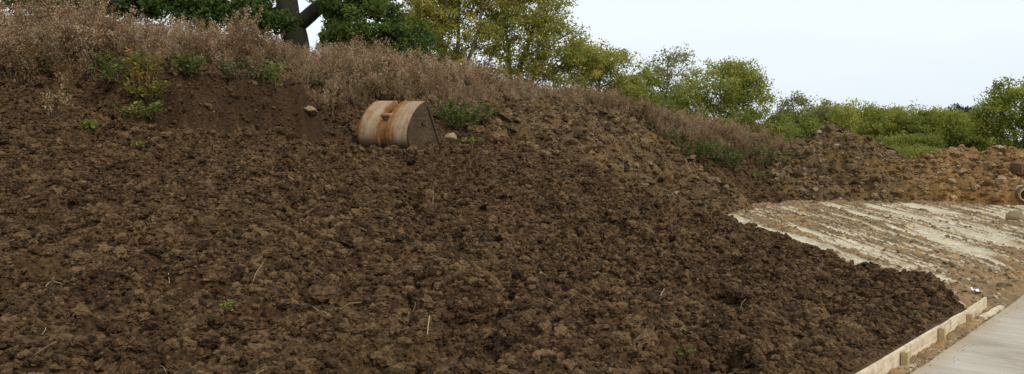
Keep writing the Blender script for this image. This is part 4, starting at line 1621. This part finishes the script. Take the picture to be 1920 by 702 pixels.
simple('birch_tree', 'thin sparse pale birch rising between bushes', 1250, 42,
       [[(1250, 200, 0), (1252, 130, 0), (1256, 90, 0)], [(1243, 200, .3), (1232, 140, .3), (1225, 110, .3)]],
       [(1255, 130, 42, 46, 38, 1.2), (1232, 160, 42, 28, 40, 1.0), (1270, 105, 42, 26, 16, 0.8), (1240, 205, 42, 24, 34, 0.9)],
       130, 4200, 0.058, 0.42, 'leaf_pale', 25, 0.06, tone=0.5)
simple('ash_tree', 'round bushy olive-green tree in the middle of the hedge line', 1350, 44,
       [[(1350, 220, 0), (1350, 160, 0), (1352, 120, 0)], [(1340, 220, .4), (1310, 170, .4), (1290, 150, .4)], [(1362, 220, -.4), (1395, 170, -.4), (1415, 150, -.4)]],
       [(1352, 165, 44, 78, 52, 2.0), (1292, 188, 44, 52, 46, 1.6), (1262, 205, 44, 34, 34, 1.3), (1400, 180, 44, 46, 50, 1.6), (1375, 130, 44, 48, 20, 1.3), (1350, 225, 43.5, 85, 30, 1.6)],
       460, 29000, 0.062, 0.50, 'leaf_olive', 26, 0.16, tone=0.5)
simple('hazel_bush', 'green bush at the foot of the round olive tree', 1415, 43,
       [[(1415, 250, 0), (1410, 225, 0)]],
       [(1410, 240, 43, 46, 34, 1.4), (1455, 250, 43, 34, 36, 1.3), (1365, 245, 43, 40, 22, 1.3)],
       160, 12500, 0.062, 0.44, 'leaf_olive', 27, 0.08, tone=0.25)
simple('birch_tree', 'slim see-through sapling between round tree and hedge', 1488, 46,
       [[(1488, 240, 0), (1489, 205, 0), (1490, 175, 0)]],
       [(1488, 198, 46, 30, 26, 1.0), (1500, 230, 46, 32, 22, 1.0), (1470, 225, 46, 20, 22, 0.8), (1535, 205, 46, 22, 20, 0.9)],
       110, 4600, 0.060, 0.42, 'leaf_pale', 28, 0.06, tone=0.35)
hedge = [(1490, 45, 262, 52, 44, 'leaf_olive', 0.2, 'dark green low bush at the left end of the hedge'),
         (1555, 47, 238, 50, 36, 'leaf_olive', 0.65, 'yellow-green hedge bush above the pointed heap'),
         (1610, 48, 238, 46, 38, 'leaf_olive', 0.45, 'hedge bush just right of the pointed heap top'),
         (1660, 49, 246, 48, 40, 'leaf_olive', 0.55, 'brownish-green hedge bush above the dip between heaps'),
         (1715, 48, 246, 46, 40, 'leaf_olive', 0.3, 'mid green hedge bush left of the dark fir'),
         (1765, 48, 250, 42, 38, 'leaf_green', 0.75, 'light green hedge bush below the dark fir'),
         (1805, 47, 256, 30, 36, 'leaf_olive', 0.4, 'last hedge bush before the gap at right'),
         (1862, 46, 283, 40, 16, 'leaf_olive', 0.5, 'low shrub closing the gap under the thorn bush at right'),
         (1712, 44, 292, 62, 12, 'leaf_olive', 0.3, 'lowest green shrub in the dip between the two right heaps'),
         (1560, 50, 275, 40, 24, 'leaf_green', 0.3, 'dark low shrub showing left of the pointed heap'),
         (1700, 46, 275, 70, 22, 'leaf_olive', 0.35, 'low green shrub just above the long orange heap')]
for i, (px, Y, py, rx, rz, lm, tn, lb) in enumerate(hedge):
    py, rz = (py - 5, rz * 1.1) if i < 7 else (py, rz)   # the tall run of the hedge
    simple('hedge_bush', lb, px, Y, [[(px - 4, py + 10, 0), (px - 6, py - rz * 0.6, 0)], [(px + 8, py + 5, .3), (px + 16, py - rz * 0.4, .3)]],
           [(px, py, Y, rx, rz, 1.7), (px - rx * 0.4, py + 10, Y - .4, rx * 0.6, rz * 0.8, 1.3), (px + rx * 0.45, py - 4, Y, rx * 0.5, rz * 0.75, 1.3)],
           220, 16500, 0.064, 0.48, lm, 40 + i, 0.09, tone=tn, group='bushes of the hedge line')
simple('fir_tree', 'dark blue-green conifer top behind the right hedge', 1800, 66,
       [[(1800, 240, 0), (1800, 200, 0)]], [(1800, 222, 66, 26, 22, 1.2), (1800, 250, 66, 32, 24, 1.4), (1770, 240, 66, 22, 18, 1.0)],
       80, 8500, 0.10, 0.55, 'leaf_conifer', 60, 0.2, 'bark')
simple('fir_tree', 'small dark conifer tip above the hedge middle', 1745, 70,
       [[(1745, 240, 0), (1745, 212, 0)]], [(1745, 226, 70, 9, 14, 0.6), (1745, 246, 70, 20, 18, 1.0)],
       40, 4500, 0.10, 0.5, 'leaf_conifer', 61, 0.15, 'bark')
simple('sycamore_tree', 'large leafy green tree filling the right edge', 1920, 42,
       [[(1920, 240, 0), (1922, 190, 0), (1925, 140, 0)], [(1900, 250, .3), (1880, 210, .4), (1865, 190, .5)], [(1940, 240, -.3), (1970, 190, -.4), (1990, 160, -.4)]],
       [(1920, 190, 42, 74, 44, 2.0), (1868, 215, 42, 36, 32, 1.3), (1910, 255, 42, 44, 32, 1.5), (1985, 200, 42, 60, 70, 2.0), (1840, 235, 42.3, 16, 34, 0.8)],
       380, 25000, 0.068, 0.52, 'leaf_green', 62, 0.2, tone=0.65)
simple('thorn_bush', 'sparse see-through thorn bush in the gap left of the right-hand tree', 1850, 47,
       [[(1850, 270, 0), (1850, 235, 0)]], [(1850, 255, 47, 26, 36, 1.0)], 34, 1700, 0.08, 0.4, 'leaf_green', 63, 0.06, tone=0.5)
